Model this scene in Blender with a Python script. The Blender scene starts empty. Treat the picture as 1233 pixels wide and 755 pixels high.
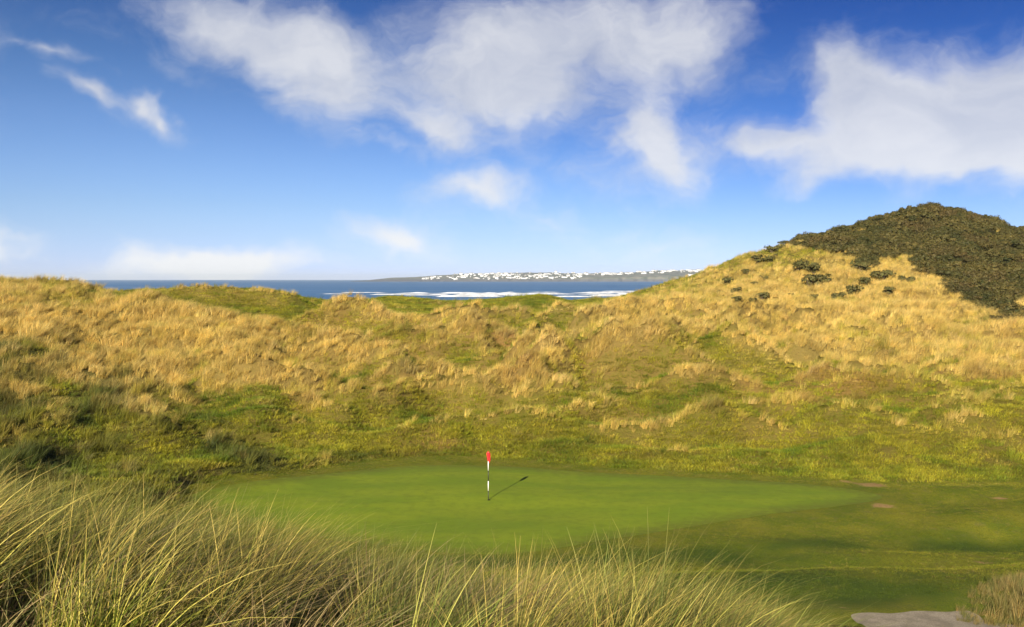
import bpy, bmesh, math, random
import numpy as np
from mathutils import Vector, Matrix, Euler
from mathutils.geometry import delaunay_2d_cdt

random.seed(7); RNG = np.random.default_rng(11)
SC = bpy.context.scene
COL = SC.collection

# ------------------------------------------------------------------ camera
PW, PH, FPX = 1233.0, 755.0, 1068.0
CAM_H = 10.0
PITCH = math.atan(41.5 / FPX)
cam_d = bpy.data.cameras.new('camera'); cam = bpy.data.objects.new('camera', cam_d); COL.objects.link(cam)
cam.location = (0, 0, CAM_H); cam.rotation_euler = (math.pi/2 - PITCH, 0, 0)
cam_d.sensor_width = 36.0; cam_d.lens = FPX / PW * 36.0
cam_d.clip_start = 0.1; cam_d.clip_end = 60000
SC.camera = cam
SC.render.engine = 'CYCLES'; SC.cycles.use_denoising = True; SC.cycles.denoiser = 'OPENIMAGEDENOISE'; SC.cycles.denoising_input_passes = 'RGB_ALBEDO_NORMAL'; SC.cycles.denoising_prefilter = 'ACCURATE'      # keeps the fine grass texture

# ------------------------------------------------------------------ sun, sky, exposure
SUN_EL = math.radians(23.0)
SUN_DIR = Vector((-0.355, -0.935, 0)).normalized() * math.cos(SUN_EL) + Vector((0, 0, math.sin(SUN_EL)))
SUN_STRENGTH = 5.0
SKY_STRENGTH = 0.075
sl = bpy.data.lights.new('sun', 'SUN'); so = bpy.data.objects.new('sun', sl); COL.objects.link(so)
sl.energy = SUN_STRENGTH; sl.angle = math.radians(0.55); sl.color = (1.0, 0.89, 0.70)
so.rotation_euler = SUN_DIR.to_track_quat('Z', 'Y').to_euler()
so.location = SUN_DIR * 200
SC.view_settings.view_transform = 'Standard'
SC.view_settings.look = 'None'
SC.view_settings.exposure = 0.95
SC.view_settings.gamma = 1.0
SC.view_settings.use_curve_mapping = False

def ray(px, py):
    """world direction through a photo pixel, scaled so that y = 1"""
    cx = (px - PW/2) / FPX; cy = -(py - PH/2) / FPX
    y = math.cos(PITCH) + cy*math.sin(PITCH); z = cy*math.cos(PITCH) - math.sin(PITCH)
    return Vector((cx / y, 1.0, z / y))

def pt(px, py, d):
    r = ray(px, py); return (r.x*d, d, CAM_H + r.z*d)

# world: Nishita sky with procedural clouds placed by azimuth / elevation
W = bpy.data.worlds.new('World'); SC.world = W; W.use_nodes = True
def build_world():
    nt = W.node_tree; N = nt.nodes; L = nt.links; N.clear()
    out = N.new('ShaderNodeOutputWorld'); bg = N.new('ShaderNodeBackground'); L.new(bg.outputs[0], out.inputs[0])
    bg.inputs['Strength'].default_value = SKY_STRENGTH
    sky = N.new('ShaderNodeTexSky'); sky.sky_type = 'NISHITA'; sky.sun_disc = False
    sky.sun_elevation = SUN_EL; sky.sun_rotation = math.atan2(SUN_DIR.x, SUN_DIR.y)
    sky.air_density = 1.25; sky.dust_density = 0.0; sky.ozone_density = 2.5; sky.altitude = 0
    def math_n(op, a, b=None, c=None, clamp=False):
        n = N.new('ShaderNodeMath'); n.operation = op; n.use_clamp = clamp
        for i, v in enumerate((a, b, c)):
            if v is None: continue
            if isinstance(v, (int, float)): n.inputs[i].default_value = v
            else: L.new(v, n.inputs[i])
        return n.outputs[0]
    tc = N.new('ShaderNodeTexCoord'); sep = N.new('ShaderNodeSeparateXYZ'); L.new(tc.outputs['Generated'], sep.inputs[0])
    X, Y, Z = sep.outputs
    az = math_n('ARCTAN2', X, Y); el = math_n('ARCSINE', Z)
    comb = N.new('ShaderNodeCombineXYZ'); L.new(az, comb.inputs[0]); L.new(el, comb.inputs[1])
    # clear, polarised-blue air: tint of the sky by elevation
    elr = N.new('ShaderNodeMapRange'); elr.inputs[1].default_value = 0.0; elr.inputs[2].default_value = 1.2; L.new(el, elr.inputs[0])
    rp = N.new('ShaderNodeValToRGB'); rp.color_ramp.interpolation = 'B_SPLINE'; ee = rp.color_ramp.elements
    stops = [(.0, (.44, .66, 1.75)), (.043, (.42, .56, 1.12)), (.0804, (.43, .56, 1.0)), (.1706, (.325, .435, .74)), (.2308, (.229, .346, .601)), (.3031, (.115, .215, .475)), (.50, (.12, .22, .46)), (1.2, (.40, .46, .60))]
    while len(ee) < len(stops): ee.new(.5)
    for i, (e_, c_) in enumerate(stops): ee[i].position = e_/1.2; ee[i].color = (c_[0]/2.5, c_[1]/2.5, c_[2]/2.5, 1)
    L.new(elr.outputs[0], rp.inputs[0])
    hsv = N.new('ShaderNodeMix'); hsv.data_type = 'RGBA'; hsv.blend_type = 'MULTIPLY'; hsv.inputs[0].default_value = 1.0
    L.new(sky.outputs[0], hsv.inputs[6]); L.new(rp.outputs[0], hsv.inputs[7])
    azr = N.new('ShaderNodeMapRange'); azr.interpolation_type = 'SMOOTHSTEP'; azr.inputs[1].default_value = -.50; azr.inputs[2].default_value = .55; L.new(az, azr.inputs[0])
    elw = N.new('ShaderNodeMapRange'); elw.inputs[1].default_value = .0; elw.inputs[2].default_value = .16; L.new(el, elw.inputs[0])
    hs2 = N.new('ShaderNodeMix'); hs2.data_type = 'RGBA'; hs2.blend_type = 'MULTIPLY'; L.new(math_n('MULTIPLY', azr.outputs[0], elw.outputs[0]), hs2.inputs[0])
    hsx = N.new('ShaderNodeVectorMath'); hsx.operation = 'SCALE'; hsx.inputs['Scale'].default_value = 2.5; L.new(hsv.outputs[2], hsx.inputs[0]); L.new(hsx.outputs[0], hs2.inputs[6]); hs2.inputs[7].default_value = (.36, .55, .82, 1); hsv = hs2
    def noise(vec, scale, detail, rough, dist=0.0, col=False):
        n = N.new('ShaderNodeTexNoise'); n.inputs['Scale'].default_value = scale; n.inputs['Detail'].default_value = detail
        n.inputs['Roughness'].default_value = rough; n.inputs['Distortion'].default_value = dist
        L.new(vec, n.inputs['Vector']); return n.outputs['Color' if col else 'Fac']
    def vmath(op, a, b):
        n = N.new('ShaderNodeVectorMath'); n.operation = op
        for i, v in enumerate((a, b)):
            if isinstance(v, tuple): n.inputs[i].default_value = v
            else: L.new(v, n.inputs[i])
        return n.outputs[0]
    wn = noise(comb.outputs[0], 9.0, 4, .55, 0, True)
    wv = vmath('MULTIPLY', vmath('SUBTRACT', wn, (.5, .5, .5)), (.16, .09, 0))
    P = vmath('ADD', comb.outputs[0], wv)
    # blobs: photo px centre, radii (px), rotation (deg, + = rising to the right), weight
    blobs = [
        (300, 40, 130, 55, -14, 1.0), (400, 75, 85, 60, -30, .9), (250, 15, 80, 30, 0, .6), (395, 130, 40, 50, -55, .55),
        (580, 85, 125, 74, 10, 1.2), (700, 42, 165, 60, 6, 1.0), (820, 45, 90, 50, -10, .9), (640, 125, 50, 45, -50, .7),
        (765, 155, 74, 66, -60, 1.25), (798, 200, 60, 38, -30, 1.1), (710, 0, 170, 34, 0, .35),
        (520, 160, 52, 26, -18, 1.05), (460, 185, 60, 14, -20, .3), (575, 230, 68, 22, 5, .9),
        (1120, 150, 150, 62, -3, 1.5), (1030, 100, 72, 50, -25, 1.3), (1225, 120, 85, 80, 25, 1.35), (1090, 175, 160, 36, 0, .9), (940, 180, 90, 22, -8, .75),
        (985, 215, 52, 16, 12, .55), (1180, 190, 110, 28, 0, .95), (870, 150, 30, 30, 0, .35), (1330, 120, 120, 80, 0, 1.1),
        (495, 282, 72, 26, -8, 1.15), (240, 318, 125, 24, 2, 1.7), (285, 302, 50, 22, 0, 1.2), (345, 318, 40, 20, 0, .45),
        (75, 62, 34, 14, -12, .75), (95, 110, 40, 16, -28, .95), (165, 118, 30, 18, -10, .95), (205, 134, 36, 16, -30, .95),
        (15, 282, 34, 22, 0, 1.0), (800, 300, 110, 24, 8, .35), (650, 265, 190, 34, -22, .34), (700, 215, 150, 30, -25, .3), (560, 120, 60, 60, -30, .35), (20, 42, 25, 9, 0, .3),
        (480, 20, 40, 60, 20, .08), (170, 60, 130, 12, -22, .18), (-260, 120, 130, 50, 0, .9), (1500, 240, 120, 40, 0, .8),
        (-400, 60, 200, 70, 10, .9),
    ]
    total = None
    for (bx, by, rx, ry, rot, w) in blobs:
        r = ray(bx, by); a = math.atan2(r.x, r.y); e = math.asin(r.z / r.length)
        m = N.new('ShaderNodeMapping'); m.vector_type = 'TEXTURE'
        m.inputs['Location'].default_value = (a, e, 0); m.inputs['Rotation'].default_value = (0, 0, math.radians(rot))
        k = 1.72 / FPX
        m.inputs['Scale'].default_value = (rx*k, ry*k, 1)
        L.new(P, m.inputs['Vector'])
        g = N.new('ShaderNodeTexGradient'); g.gradient_type = 'QUADRATIC_SPHERE'; L.new(m.outputs[0], g.inputs[0])
        total = math_n('MULTIPLY', g.outputs['Fac'], w) if total is None else math_n('MULTIPLY_ADD', g.outputs['Fac'], w, total)
    Ps = vmath('MULTIPLY', P, (1.0, 1.7, 1.0))
    f1 = noise(Ps, 8.0, 10, .62, .35); f2 = noise(Ps, 27.0, 7, .65, .8)
    dens = math_n('MULTIPLY_ADD', total, 1.35, math_n('MULTIPLY_ADD', f1, 1.65, math_n('MULTIPLY', f2, .55)))
    mr = N.new('ShaderNodeMapRange'); mr.interpolation_type = 'SMOOTHSTEP'
    mr.inputs[1].default_value = 1.10; mr.inputs[2].default_value = 2.60; L.new(dens, mr.inputs[0])
    has = math_n('MULTIPLY', total, 9.0, None, True)
    alpha = math_n('MULTIPLY', math_n('MULTIPLY', mr.outputs[0], has), .86)
    # cloud brightness: thick cores a little greyer, edges white
    sh = noise(vmath('ADD', Ps, (.02, .05, 0)), 8.0, 6, .55, .2)
    shm = N.new('ShaderNodeMapRange'); shm.inputs[1].default_value = .35; shm.inputs[2].default_value = .65; L.new(sh, shm.inputs[0])
    elf = N.new('ShaderNodeMapRange'); elf.inputs[1].default_value = 0.02; elf.inputs[2].default_value = .20; L.new(el, elf.inputs[0])
    cr = N.new('ShaderNodeMix'); cr.data_type = 'RGBA'; L.new(shm.outputs[0], cr.inputs[0])
    cr.inputs[6].default_value = (.28, .30, .355, 1); cr.inputs[7].default_value = (.41, .415, .435, 1)
    cr2 = N.new('ShaderNodeMix'); cr2.data_type = 'RGBA'; L.new(elf.outputs[0], cr2.inputs[0])
    cr2.inputs[6].default_value = (.52, .515, .505, 1); L.new(cr.outputs[2], cr2.inputs[7])
    cs = N.new('ShaderNodeVectorMath'); cs.operation = 'SCALE'; cs.inputs['Scale'].default_value = 1.0 / SKY_STRENGTH
    L.new(cr2.outputs[2], cs.inputs[0])
    mx = N.new('ShaderNodeMix'); mx.data_type = 'RGBA'; L.new(alpha, mx.inputs[0]); L.new(hsv.outputs[2], mx.inputs[6]); L.new(cs.outputs[0], mx.inputs[7])
    L.new(mx.outputs[2], bg.inputs['Color'])
build_world()

# ------------------------------------------------------------------ helpers
def tag(o, label=None, cat=None, group=None, kind=None):
    if label: o['label'] = label
    if cat: o['category'] = cat
    if group: o['group'] = group
    if kind: o['kind'] = kind
    return o

def mesh_obj(name, V, F, mat=None, parent=None, smooth=False):
    me = bpy.data.meshes.new(name); me.from_pydata(V, [], F); me.update()
    if mat: me.materials.append(mat)
    if smooth: me.polygons.foreach_set('use_smooth', [True]*len(me.polygons))
    o = bpy.data.objects.new(name, me); COL.objects.link(o)
    if parent: o.parent = parent
    return o

def fast_mesh(name, V, Q):
    """V (n,3), Q (m,4) or (m,3) arrays"""
    me = bpy.data.meshes.new(name); n, m, k = len(V), len(Q), Q.shape[1]
    me.vertices.add(n); me.vertices.foreach_set('co', np.ascontiguousarray(V, np.float32).ravel())
    me.loops.add(m*k); me.loops.foreach_set('vertex_index', np.ascontiguousarray(Q, np.int32).ravel())
    me.polygons.add(m); me.polygons.foreach_set('loop_start', np.arange(0, m*k, k, dtype=np.int32))
    me.polygons.foreach_set('loop_total', np.full(m, k, np.int32))
    me.update(calc_edges=True); return me

def set_attr(me, name, typ, domain, arr):
    a = me.attributes.new(name, typ, domain)
    key = {'FLOAT': 'value', 'INT': 'value', 'FLOAT_VECTOR': 'vector', 'FLOAT_COLOR': 'color'}[typ]
    a.data.foreach_set(key, np.ascontiguousarray(arr, np.int32 if typ == 'INT' else np.float32).ravel())

_perm = np.random.default_rng(3).permutation(256); _perm = np.concatenate([_perm, _perm, _perm])
_g2 = np.random.default_rng(4).uniform(0, 2*np.pi, 256); _gx, _gy = np.cos(_g2), np.sin(_g2)
def perlin(x, y):
    xi = np.floor(x).astype(int); yi = np.floor(y).astype(int); xf = x-xi; yf = y-yi
    xi &= 255; yi &= 255
    u = xf*xf*xf*(xf*(xf*6-15)+10); v = yf*yf*yf*(yf*(yf*6-15)+10)
    def g(ix, iy, dx, dy):
        h = _perm[_perm[ix & 255] + (iy & 255)]; return _gx[h]*dx + _gy[h]*dy
    a = g(xi, yi, xf, yf); b = g(xi+1, yi, xf-1, yf); c = g(xi, yi+1, xf, yf-1); d = g(xi+1, yi+1, xf-1, yf-1)
    return (a*(1-u)+b*u)*(1-v) + (c*(1-u)+d*u)*v
def fbm(x, y, octv=4, gain=.5):
    s = 0; a = 1; f = 1; t = 0
    for k in range(octv):
        s = s + a*perlin(x*f+17.3*k, y*f-9.1*k); t += a; a *= gain; f *= 2.03
    return s/t*1.5
def sstep(a, b, x):
    t = np.clip((x-a)/(b-a), 0, 1); return t*t*(3-2*t)

# ------------------------------------------------------------------ terrain height
C = []          # control points: x, y, z
def cz(px, d, z): C.append((ray(px, 336).x*d, d, z))
def cp(px, py, d): C.append(pt(px, py, d))
for px, a in ((-900, 8.3), (-300, 8.3), (0, 8.15), (300, 7.95), (500, 7.8), (700, 7.72), (900, 7.5), (1000, 7.2), (1233, 6.8), (1700, 6.8), (2200, 6.8)):
    cz(px, 5, a); cz(px, 2.6, 8.3 if px < 900 else 8.0)
for d, row in ((8, (7.3, 7.2, 6.8, 6.5, 6.0, 5.4, 5.4)), (12, (5.4, 5.2, 5.0, 4.8, 4.5, 4.4, 4.6)), (16, (3.9, 3.5, 3.3, 3.2, 3.1, 3.05, 3.4)),
               (20, (2.9, 2.4, 2.2, 2.15, 2.13, 2.13, 2.6)), (22, (2.7, 2.2, 2.05, 2.05, 2.05, 2.07, 2.4)), (24, (2.5, 1.9, 1.75, 1.75, 1.78, 1.8, 2.2)), (26, (2.4, 1.5, 1.2, 1.2, 1.28, 1.35, 1.9)), (28, (2.3, 1.1, .62, .62, .74, .85, 1.5)), (30, (2.3, .9, .18, .15, .25, .42, 1.15))):
    for px, z in zip((-400, 0, 300, 600, 950, 1200, 1600), row): cz(px, d, z)
for px, d, z in ((300, 32, .02), (600, 31.6, .0), (900, 32, .02), (1200, 32.5, .12), (600, 33, 0), (950, 34, 0),
                 (-500, 38, 3.2), (0, 38, 1.9), (130, 39, 1.2), (240, 39, .25), (320, 36, .0), (450, 36, .0), (620, 36, 0), (800, 36, 0), (1000, 36, .05), (1200, 36, .25), (1600, 36, .8),
                 (400, 42, .05), (500, 45, .05), (620, 45, 0), (800, 42, 0), (950, 42, -.02), (1100, 40, 0.05), (1233, 41, .05), (1600, 42, .3), (620, 40, 0),
                 (-500, 60, 5)):
    cz(px, d, z)
for a in ((0, 520, 45), (100, 560, 41.5), (200, 568, 42), (200, 535, 47), (290, 560, 45),
          (350, 560, 47), (430, 549, 50), (500, 543, 51.5), (620, 543, 52), (720, 553, 49.5), (830, 558, 48.5), (950, 565, 47), (1080, 572, 45.5), (1233, 568, 46.5),
          (0, 470, 58), (100, 480, 57), (200, 490, 57), (350, 500, 58), (450, 505, 58), (500, 495, 60), (560, 500, 60), (640, 468, 66), (700, 482, 63), (750, 490, 60), (820, 500, 58), (950, 500, 58), (1080, 490, 59), (1233, 480, 60),
          (0, 420, 70), (100, 430, 69), (200, 435, 69), (350, 440, 70), (480, 440, 72), (600, 437, 77), (700, 420, 80), (760, 408, 84), (830, 410, 86), (900, 430, 79), (1000, 437, 78), (1100, 442, 76), (1233, 448, 74),
          (0, 380, 84), (100, 385, 84), (200, 395, 82), (300, 405, 82), (400, 415, 84),
          (0, 342, 102), (60, 339, 106), (110, 352, 104), (200, 366, 98), (270, 384, 92), (340, 401, 90), (-200, 336, 104), (-500, 340, 100),
          (180, 350, 150), (130, 353, 150), (225, 348, 150), (270, 348, 150), (330, 350, 150), (390, 364, 152), (270, 362, 128), (340, 372, 125), (340, 388, 108), (420, 385, 112),
          (430, 365, 165), (470, 355, 165), (530, 365, 168), (600, 365, 168), (655, 355, 165), (700, 367, 165), (740, 367, 155), (790, 359, 150),
          (480, 380, 118), (560, 388, 110), (640, 395, 105), (520, 410, 94), (590, 411, 94), (640, 428, 86), (650, 376, 130), (560, 371, 137), (720, 380, 115), (800, 370, 120), (880, 375, 115),
          (850, 340, 150), (880, 319, 160), (930, 301, 168), (980, 292, 172), (1030, 281, 178), (1070, 273, 182), (1090, 259, 188), (1120, 254, 190), (1150, 257, 190), (1180, 268, 188), (1210, 279, 185), (1233, 286, 183), (1400, 320, 175), (1700, 345, 170),
          (900, 350, 135), (950, 340, 140), (1000, 330, 145), (1050, 320, 150), (1100, 322, 150), (1150, 322, 152), (1200, 325, 152), (1000, 366, 125), (1080, 366, 122), (1150, 367, 120), (1210, 384, 114), (1233, 362, 130),
          (950, 390, 108), (1000, 412, 98), (900, 400, 100),
          (1000, 426, 88), (1060, 409, 90), (1120, 400, 92), (1180, 394, 92), (1233, 390, 93), (1400, 385, 95), (1700, 380, 100)):
    cp(*a)
for px, d, z in ((60, 128, 8.4), (200, 114, 5.9), (270, 110, 5.2), (-200, 130, 8.5), (1120, 104, 3.7), (1180, 104, 3.9), (1233, 105, 4.2), (1060, 103, 3.2),
                 (-700, 150, 8), (1700, 60, 3), (2100, 150, 9), (-700, 100, 8), (2100, 90, 6)):
    cz(px, d, z)
for px in (-800, -300, 0, 200, 400, 600, 800): cz(px, 215, 4.5); cz(px, 265, 0); cz(px, 330, -6); cz(px, 430, -11); cz(px, 600, -12)
for px, a, b, c in ((980, 11, 2, -4), (1120, 17, 4, -3), (1300, 15, 4, -2), (1700, 9, 3, -3), (2200, 6, 2, -4)):
    cz(px, 225, a); cz(px, 280, b); cz(px, 340, c); cz(px, 430, -9); cz(px, 600, -12)
C = np.array(C)
def warp_xy(x, y):
    yy = np.sqrt(np.maximum(y, 1.5)**2); w = np.maximum(yy, 2.5)
    return np.stack([x/np.sqrt(w*w+2.0)*1.15, np.log(w)], -1)
_CU = warp_xy(C[:, 0], C[:, 1])
def _tps(r2): return np.where(r2 > 1e-12, r2*np.log(r2+1e-20), 0)
_n = len(C); _A = np.zeros((_n+3, _n+3)); _A[:_n, :_n] = _tps(((_CU[:, None]-_CU[None])**2).sum(-1)) + 3e-4*np.eye(_n)
_A[:_n, _n] = 1; _A[:_n, _n+1:] = _CU; _A[_n, :_n] = 1; _A[_n+1:, :_n] = _CU.T
_wt = np.linalg.solve(_A, np.concatenate([C[:, 2], np.zeros(3)]))
def base_h(x, y):
    x = np.asarray(x, float).ravel(); y = np.asarray(y, float).ravel(); o = np.empty(len(x))
    for i in range(0, len(x), 40000):
        U = warp_xy(x[i:i+40000], y[i:i+40000])
        r2 = (U**2).sum(1)[:, None] + (_CU**2).sum(1)[None] - 2*U@_CU.T
        o[i:i+40000] = _tps(np.maximum(r2, 0))@_wt[:_n] + _wt[_n] + U@_wt[_n+1:]
    return o

def smooth_poly(P, n=6, closed=True):
    out = []; N = len(P)
    for i in range(N if closed else N-1):
        p0, p1, p2, p3 = [np.array(P[(i+k) % N]) if closed else np.array(P[min(max(i+k, 0), N-1)]) for k in (-1, 0, 1, 2)]
        for k in range(n):
            t = k/n; out.append(.5*((2*p1)+(-p0+p2)*t+(2*p0-5*p1+4*p2-p3)*t*t+(-p0+3*p1-3*p2+p3)*t**3))
    return np.array(out)
def in_poly(x, y, P):
    c = np.zeros(len(x), bool); j = len(P)-1
    for i in range(len(P)):
        xi, yi, xj, yj = P[i][0], P[i][1], P[j][0], P[j][1]
        c ^= ((yi > y) != (yj > y)) & (x < (xj-xi)*(y-yi)/(yj-yi+1e-12)+xi); j = i
    return c
def dist_poly(x, y, P):
    best = np.full(len(x), 1e9)
    for i in range(len(P)):
        a = P[i]; b = P[(i+1) % len(P)]; ab = b-a; t = np.clip(((x-a[0])*ab[0]+(y-a[1])*ab[1])/(ab@ab+1e-12), 0, 1)
        best = np.minimum(best, np.hypot(x-a[0]-t*ab[0], y-a[1]-t*ab[1]))
    return best
def flat_pt(px, py, z=0.0):
    r = ray(px, py); d = (z-CAM_H)/r.z; return (r.x*d, d)

GREEN = smooth_poly([flat_pt(*p) for p in ((232, 606), (270, 594), (330, 582), (400, 571), (470, 562), (540, 559), (620, 561), (720, 567), (800, 570), (900, 576), (980, 583), (1035, 591), (1062, 599), (1040, 607),
          (985, 614), (905, 624), (830, 635), (750, 648), (680, 661), (620, 667), (550, 667), (480, 661), (400, 650), (310, 632), (250, 618))])
MOWN = smooth_poly([flat_pt(*p) for p in ((205, 618), (228, 598), (265, 585), (330, 573), (410, 557), (500, 548), (560, 546), (640, 551), (720, 558), (830, 563), (900, 567), (960, 571), (1080, 577), (1160, 577), (1233, 571), (1400, 566), (1700, 572))]
                   + [(60, 34), (45, 25), (22, 20.5), (14, 19.5), (9, 19.5), (4, 20.5), (-4, 22.5), (-10, 26), (-14, 32)], 5)

def relief(x, y):
    wx = x + 2.5*fbm(x/11+70, y/11, 2); wy = y + 2.5*fbm(x/11, y/11+70, 2)
    return fbm(x/13+3.1, y/15, 3), fbm(x/4.6, y/5.2+7, 3), (1-np.minimum(np.abs(fbm(wx/19+9, wy/13-4, 2))*2.2, 1.2))

RIDGES = []      # crest lines of the low dune ridges (world x, y), filled below
def ridge_w(x, y, hollow=False):
    wx = x + 1.6*fbm(x/6+11, y/6, 2); wy = y + 1.6*fbm(x/6, y/6+31, 2); w = np.zeros(len(x)); hw = np.zeros(len(x))
    for P, amp in RIDGES:
        lo = P.min(0)-16; hi = P.max(0)+16; k = np.nonzero((x > lo[0]) & (x < hi[0]) & (y > lo[1]) & (y < hi[1]))[0]
        if len(k) == 0: continue
        best = np.full(len(k), 1e9); raw = np.full(len(k), 1e9); sy = np.zeros(len(k))
        for i in range(len(P)-1):
            a = P[i]; ab = P[i+1]-a; t = np.clip(((wx[k]-a[0])*ab[0]+(wy[k]-a[1])*ab[1])/(ab@ab+1e-9), 0, 1)
            dx = wx[k]-a[0]-t*ab[0]; dy = wy[k]-a[1]-t*ab[1]; rr = np.hypot(dx, dy)
            d2 = np.sqrt(dx*dx + np.where(dy > 0, dy*1.7, dy*.62)**2); m = rr < raw; sy = np.where(m, dy, sy); raw = np.minimum(raw, rr); best = np.minimum(best, d2)
        w[k] = np.maximum(w[k], amp*np.exp(-(best/2.4)**1.35))
        if hollow: hw[k] = np.maximum(hw[k], amp*np.where(sy > 0, np.exp(-((raw-4.6)/3.0)**2), 0))
    return (w, hw) if hollow else w

def height(x, y):
    x = np.asarray(x, float).ravel(); y = np.asarray(y, float).ravel()
    h = base_h(x, y)
    ins = in_poly(x, y, MOWN); dm = dist_poly(x, y, MOWN)
    rough = np.where(ins, 0, sstep(0, 5, dm)) * sstep(24, 40, y)
    far = sstep(50, 75, y) * sstep(420, 300, y)
    n1, n2, rdg = relief(x, y)
    n3 = fbm(x/1.9+5, y/2.1, 2)
    damp = 1-.62*sstep(90, 125, y)*sstep(34, 10, x)
    h = h + rough*damp*(n1*(.5+.6*far) + n2*(.2+.38*far) + n3*.10)
    # crest-like hummocks of the dunes
    h = h + rough*far*1.15*(rdg-.62)*damp
    mid = sstep(47, 54, y)*sstep(86, 74, y); h = h + rough*mid*(.75*fbm(x/6.5+21, y/4.2+8, 2) + .5*(.6-np.abs(fbm(x/9+33, y/5.5+3, 2))*2.4))
    if RIDGES:
        rw, hw = ridge_w(x, y, True); k = np.where(ins, 0, sstep(0, 3, dm))*np.clip(y/80, .7, 1.3)*(1-.5*sstep(120, 140, y)*sstep(34, 10, x))
        h = h + k*(rw*3.0 - hw*1.9)
    scr = sstep(160, 175, y)*sstep(45, 60, x)
    h = h + scr*(.35*n2 + 1.3*fbm(x/11+5, y/16, 2))
    near = sstep(24, 14, y)
    h = h + near*.10*fbm(x/1.7, y/1.7, 2)
    h = h + ins*sstep(0, 3, dm)*(.10*fbm(x/7, y/5+2, 2) + .42*sstep(5, 13, x-.25*(y-40))*np.where(in_poly(x, y, GREEN), 0, sstep(.3, 3.5, dist_poly(x, y, GREEN)))*fbm(x/8+40, y/4.5, 2))
    # small turf lip where the rough meets the mown grass on the far left of the green
    lip = np.where(ins, 0, sstep(0, .5, dm)*sstep(3.5, .8, dm))*sstep(-5, -8, x)*sstep(34, 37, y)*sstep(52, 48, y)
    h = h + lip*.3*(.6+.6*np.clip(n2*2+.3, 0, 1))
    bk = sstep(2.5, -20, y)
    h = h*(1-bk)+7.6*bk
    return h

def ground_at(px, py, d0=12.0, d1=400.0, n=1600):
    r = ray(px, py); ds = np.geomspace(d0, d1, n)
    h = height(r.x*ds, ds); zr = CAM_H + r.z*ds
    k = np.nonzero(h >= zr)[0]
    if len(k) == 0:
        k = np.argmin(np.where(ds < 230, zr-h, 1e9)); return (r.x*ds[k], ds[k], h[k])
    k = k[0]; return (r.x*ds[k], ds[k], h[k])

_R = []
for amp, line in ((.8, [(400, 389), (445, 393), (503, 412), (562, 415), (593, 431)]), (.25, [(190, 368), (200, 370), (270, 387), (350, 404), (400, 420)]),
                  (1.0, [(562, 416), (579, 409), (606, 418), (641, 429)]), (.9, [(605, 470), (634, 466), (668, 474), (690, 484)]),
                  (.9, [(634, 460), (662, 430), (693, 415), (727, 411), (779, 420), (820, 411)]), (.6, [(696, 495), (730, 478), (779, 472), (820, 462), (870, 470)]),
                  (.8, [(483, 393), (565, 396), (641, 391)]), (.55, [(640, 398), (660, 391), (685, 383)]), (.7, [(700, 401), (748, 386), (810, 381), (850, 386)]),
                  (.7, [(400, 426), (434, 430), (483, 440), (545, 448)]), (.6, [(440, 486), (500, 480), (548, 476), (607, 482)]), (.7, [(961, 433), (1006, 420), (1054, 402), (1105, 398)]),
                  (.9, [(813, 411), (858, 412), (889, 425), (909, 436)]), (.6, [(930, 470), (985, 462), (1050, 470), (1110, 466)]), (.5, [(860, 505), (920, 498), (1000, 506), (1080, 500)]),
                  (.8, [(20, 470), (70, 465), (120, 478), (180, 474)]), (.6, [(60, 520), (130, 512), (200, 522)]), (.7, [(255, 455), (310, 450), (370, 462)]), (.6, [(220, 360), (300, 366), (370, 372)]),
                  (.5, [(0, 408), (35, 415), (60, 440)]), (.7, [(880, 396), (930, 388), (985, 396)]), (.5, [(1130, 500), (1180, 492), (1233, 498)]), (.5, [(290, 505), (350, 497), (420, 508)]), (.45, [(540, 520), (620, 512), (700, 522), (760, 516)])):
    _R.append((smooth_poly([ground_at(*q)[:2] for q in line], 4, False), amp))
RIDGES = _R
# terrain sheet
ys = [-70.0]
for a, b, st in ((-70, 1, 2.5),):
    ys = list(np.arange(-70, 2, 2.5))
d = 2.4
while d < 640: ys.append(d); d *= 1.0085
ys = np.array(ys)
ss = np.concatenate([np.linspace(-2.2, -.75, 40)[:-1], np.linspace(-.75, .75, 420), np.linspace(.75, 2.2, 40)[1:]])
wd = np.where(ys > 0, np.sqrt(ys**2+40), np.sqrt(40+ys**2*.2))
GX = ss[None, :]*wd[:, None]; GY = np.repeat(ys[:, None], len(ss), 1)
GZ = height(GX, GY).reshape(GX.shape)
GZ = np.where(GY > 620, -14, GZ)
def grid_faces(r, c):
    i = np.arange(r*c).reshape(r, c); return np.stack([i[:-1, :-1], i[:-1, 1:], i[1:, 1:], i[1:, :-1]], -1).reshape(-1, 4)

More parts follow.
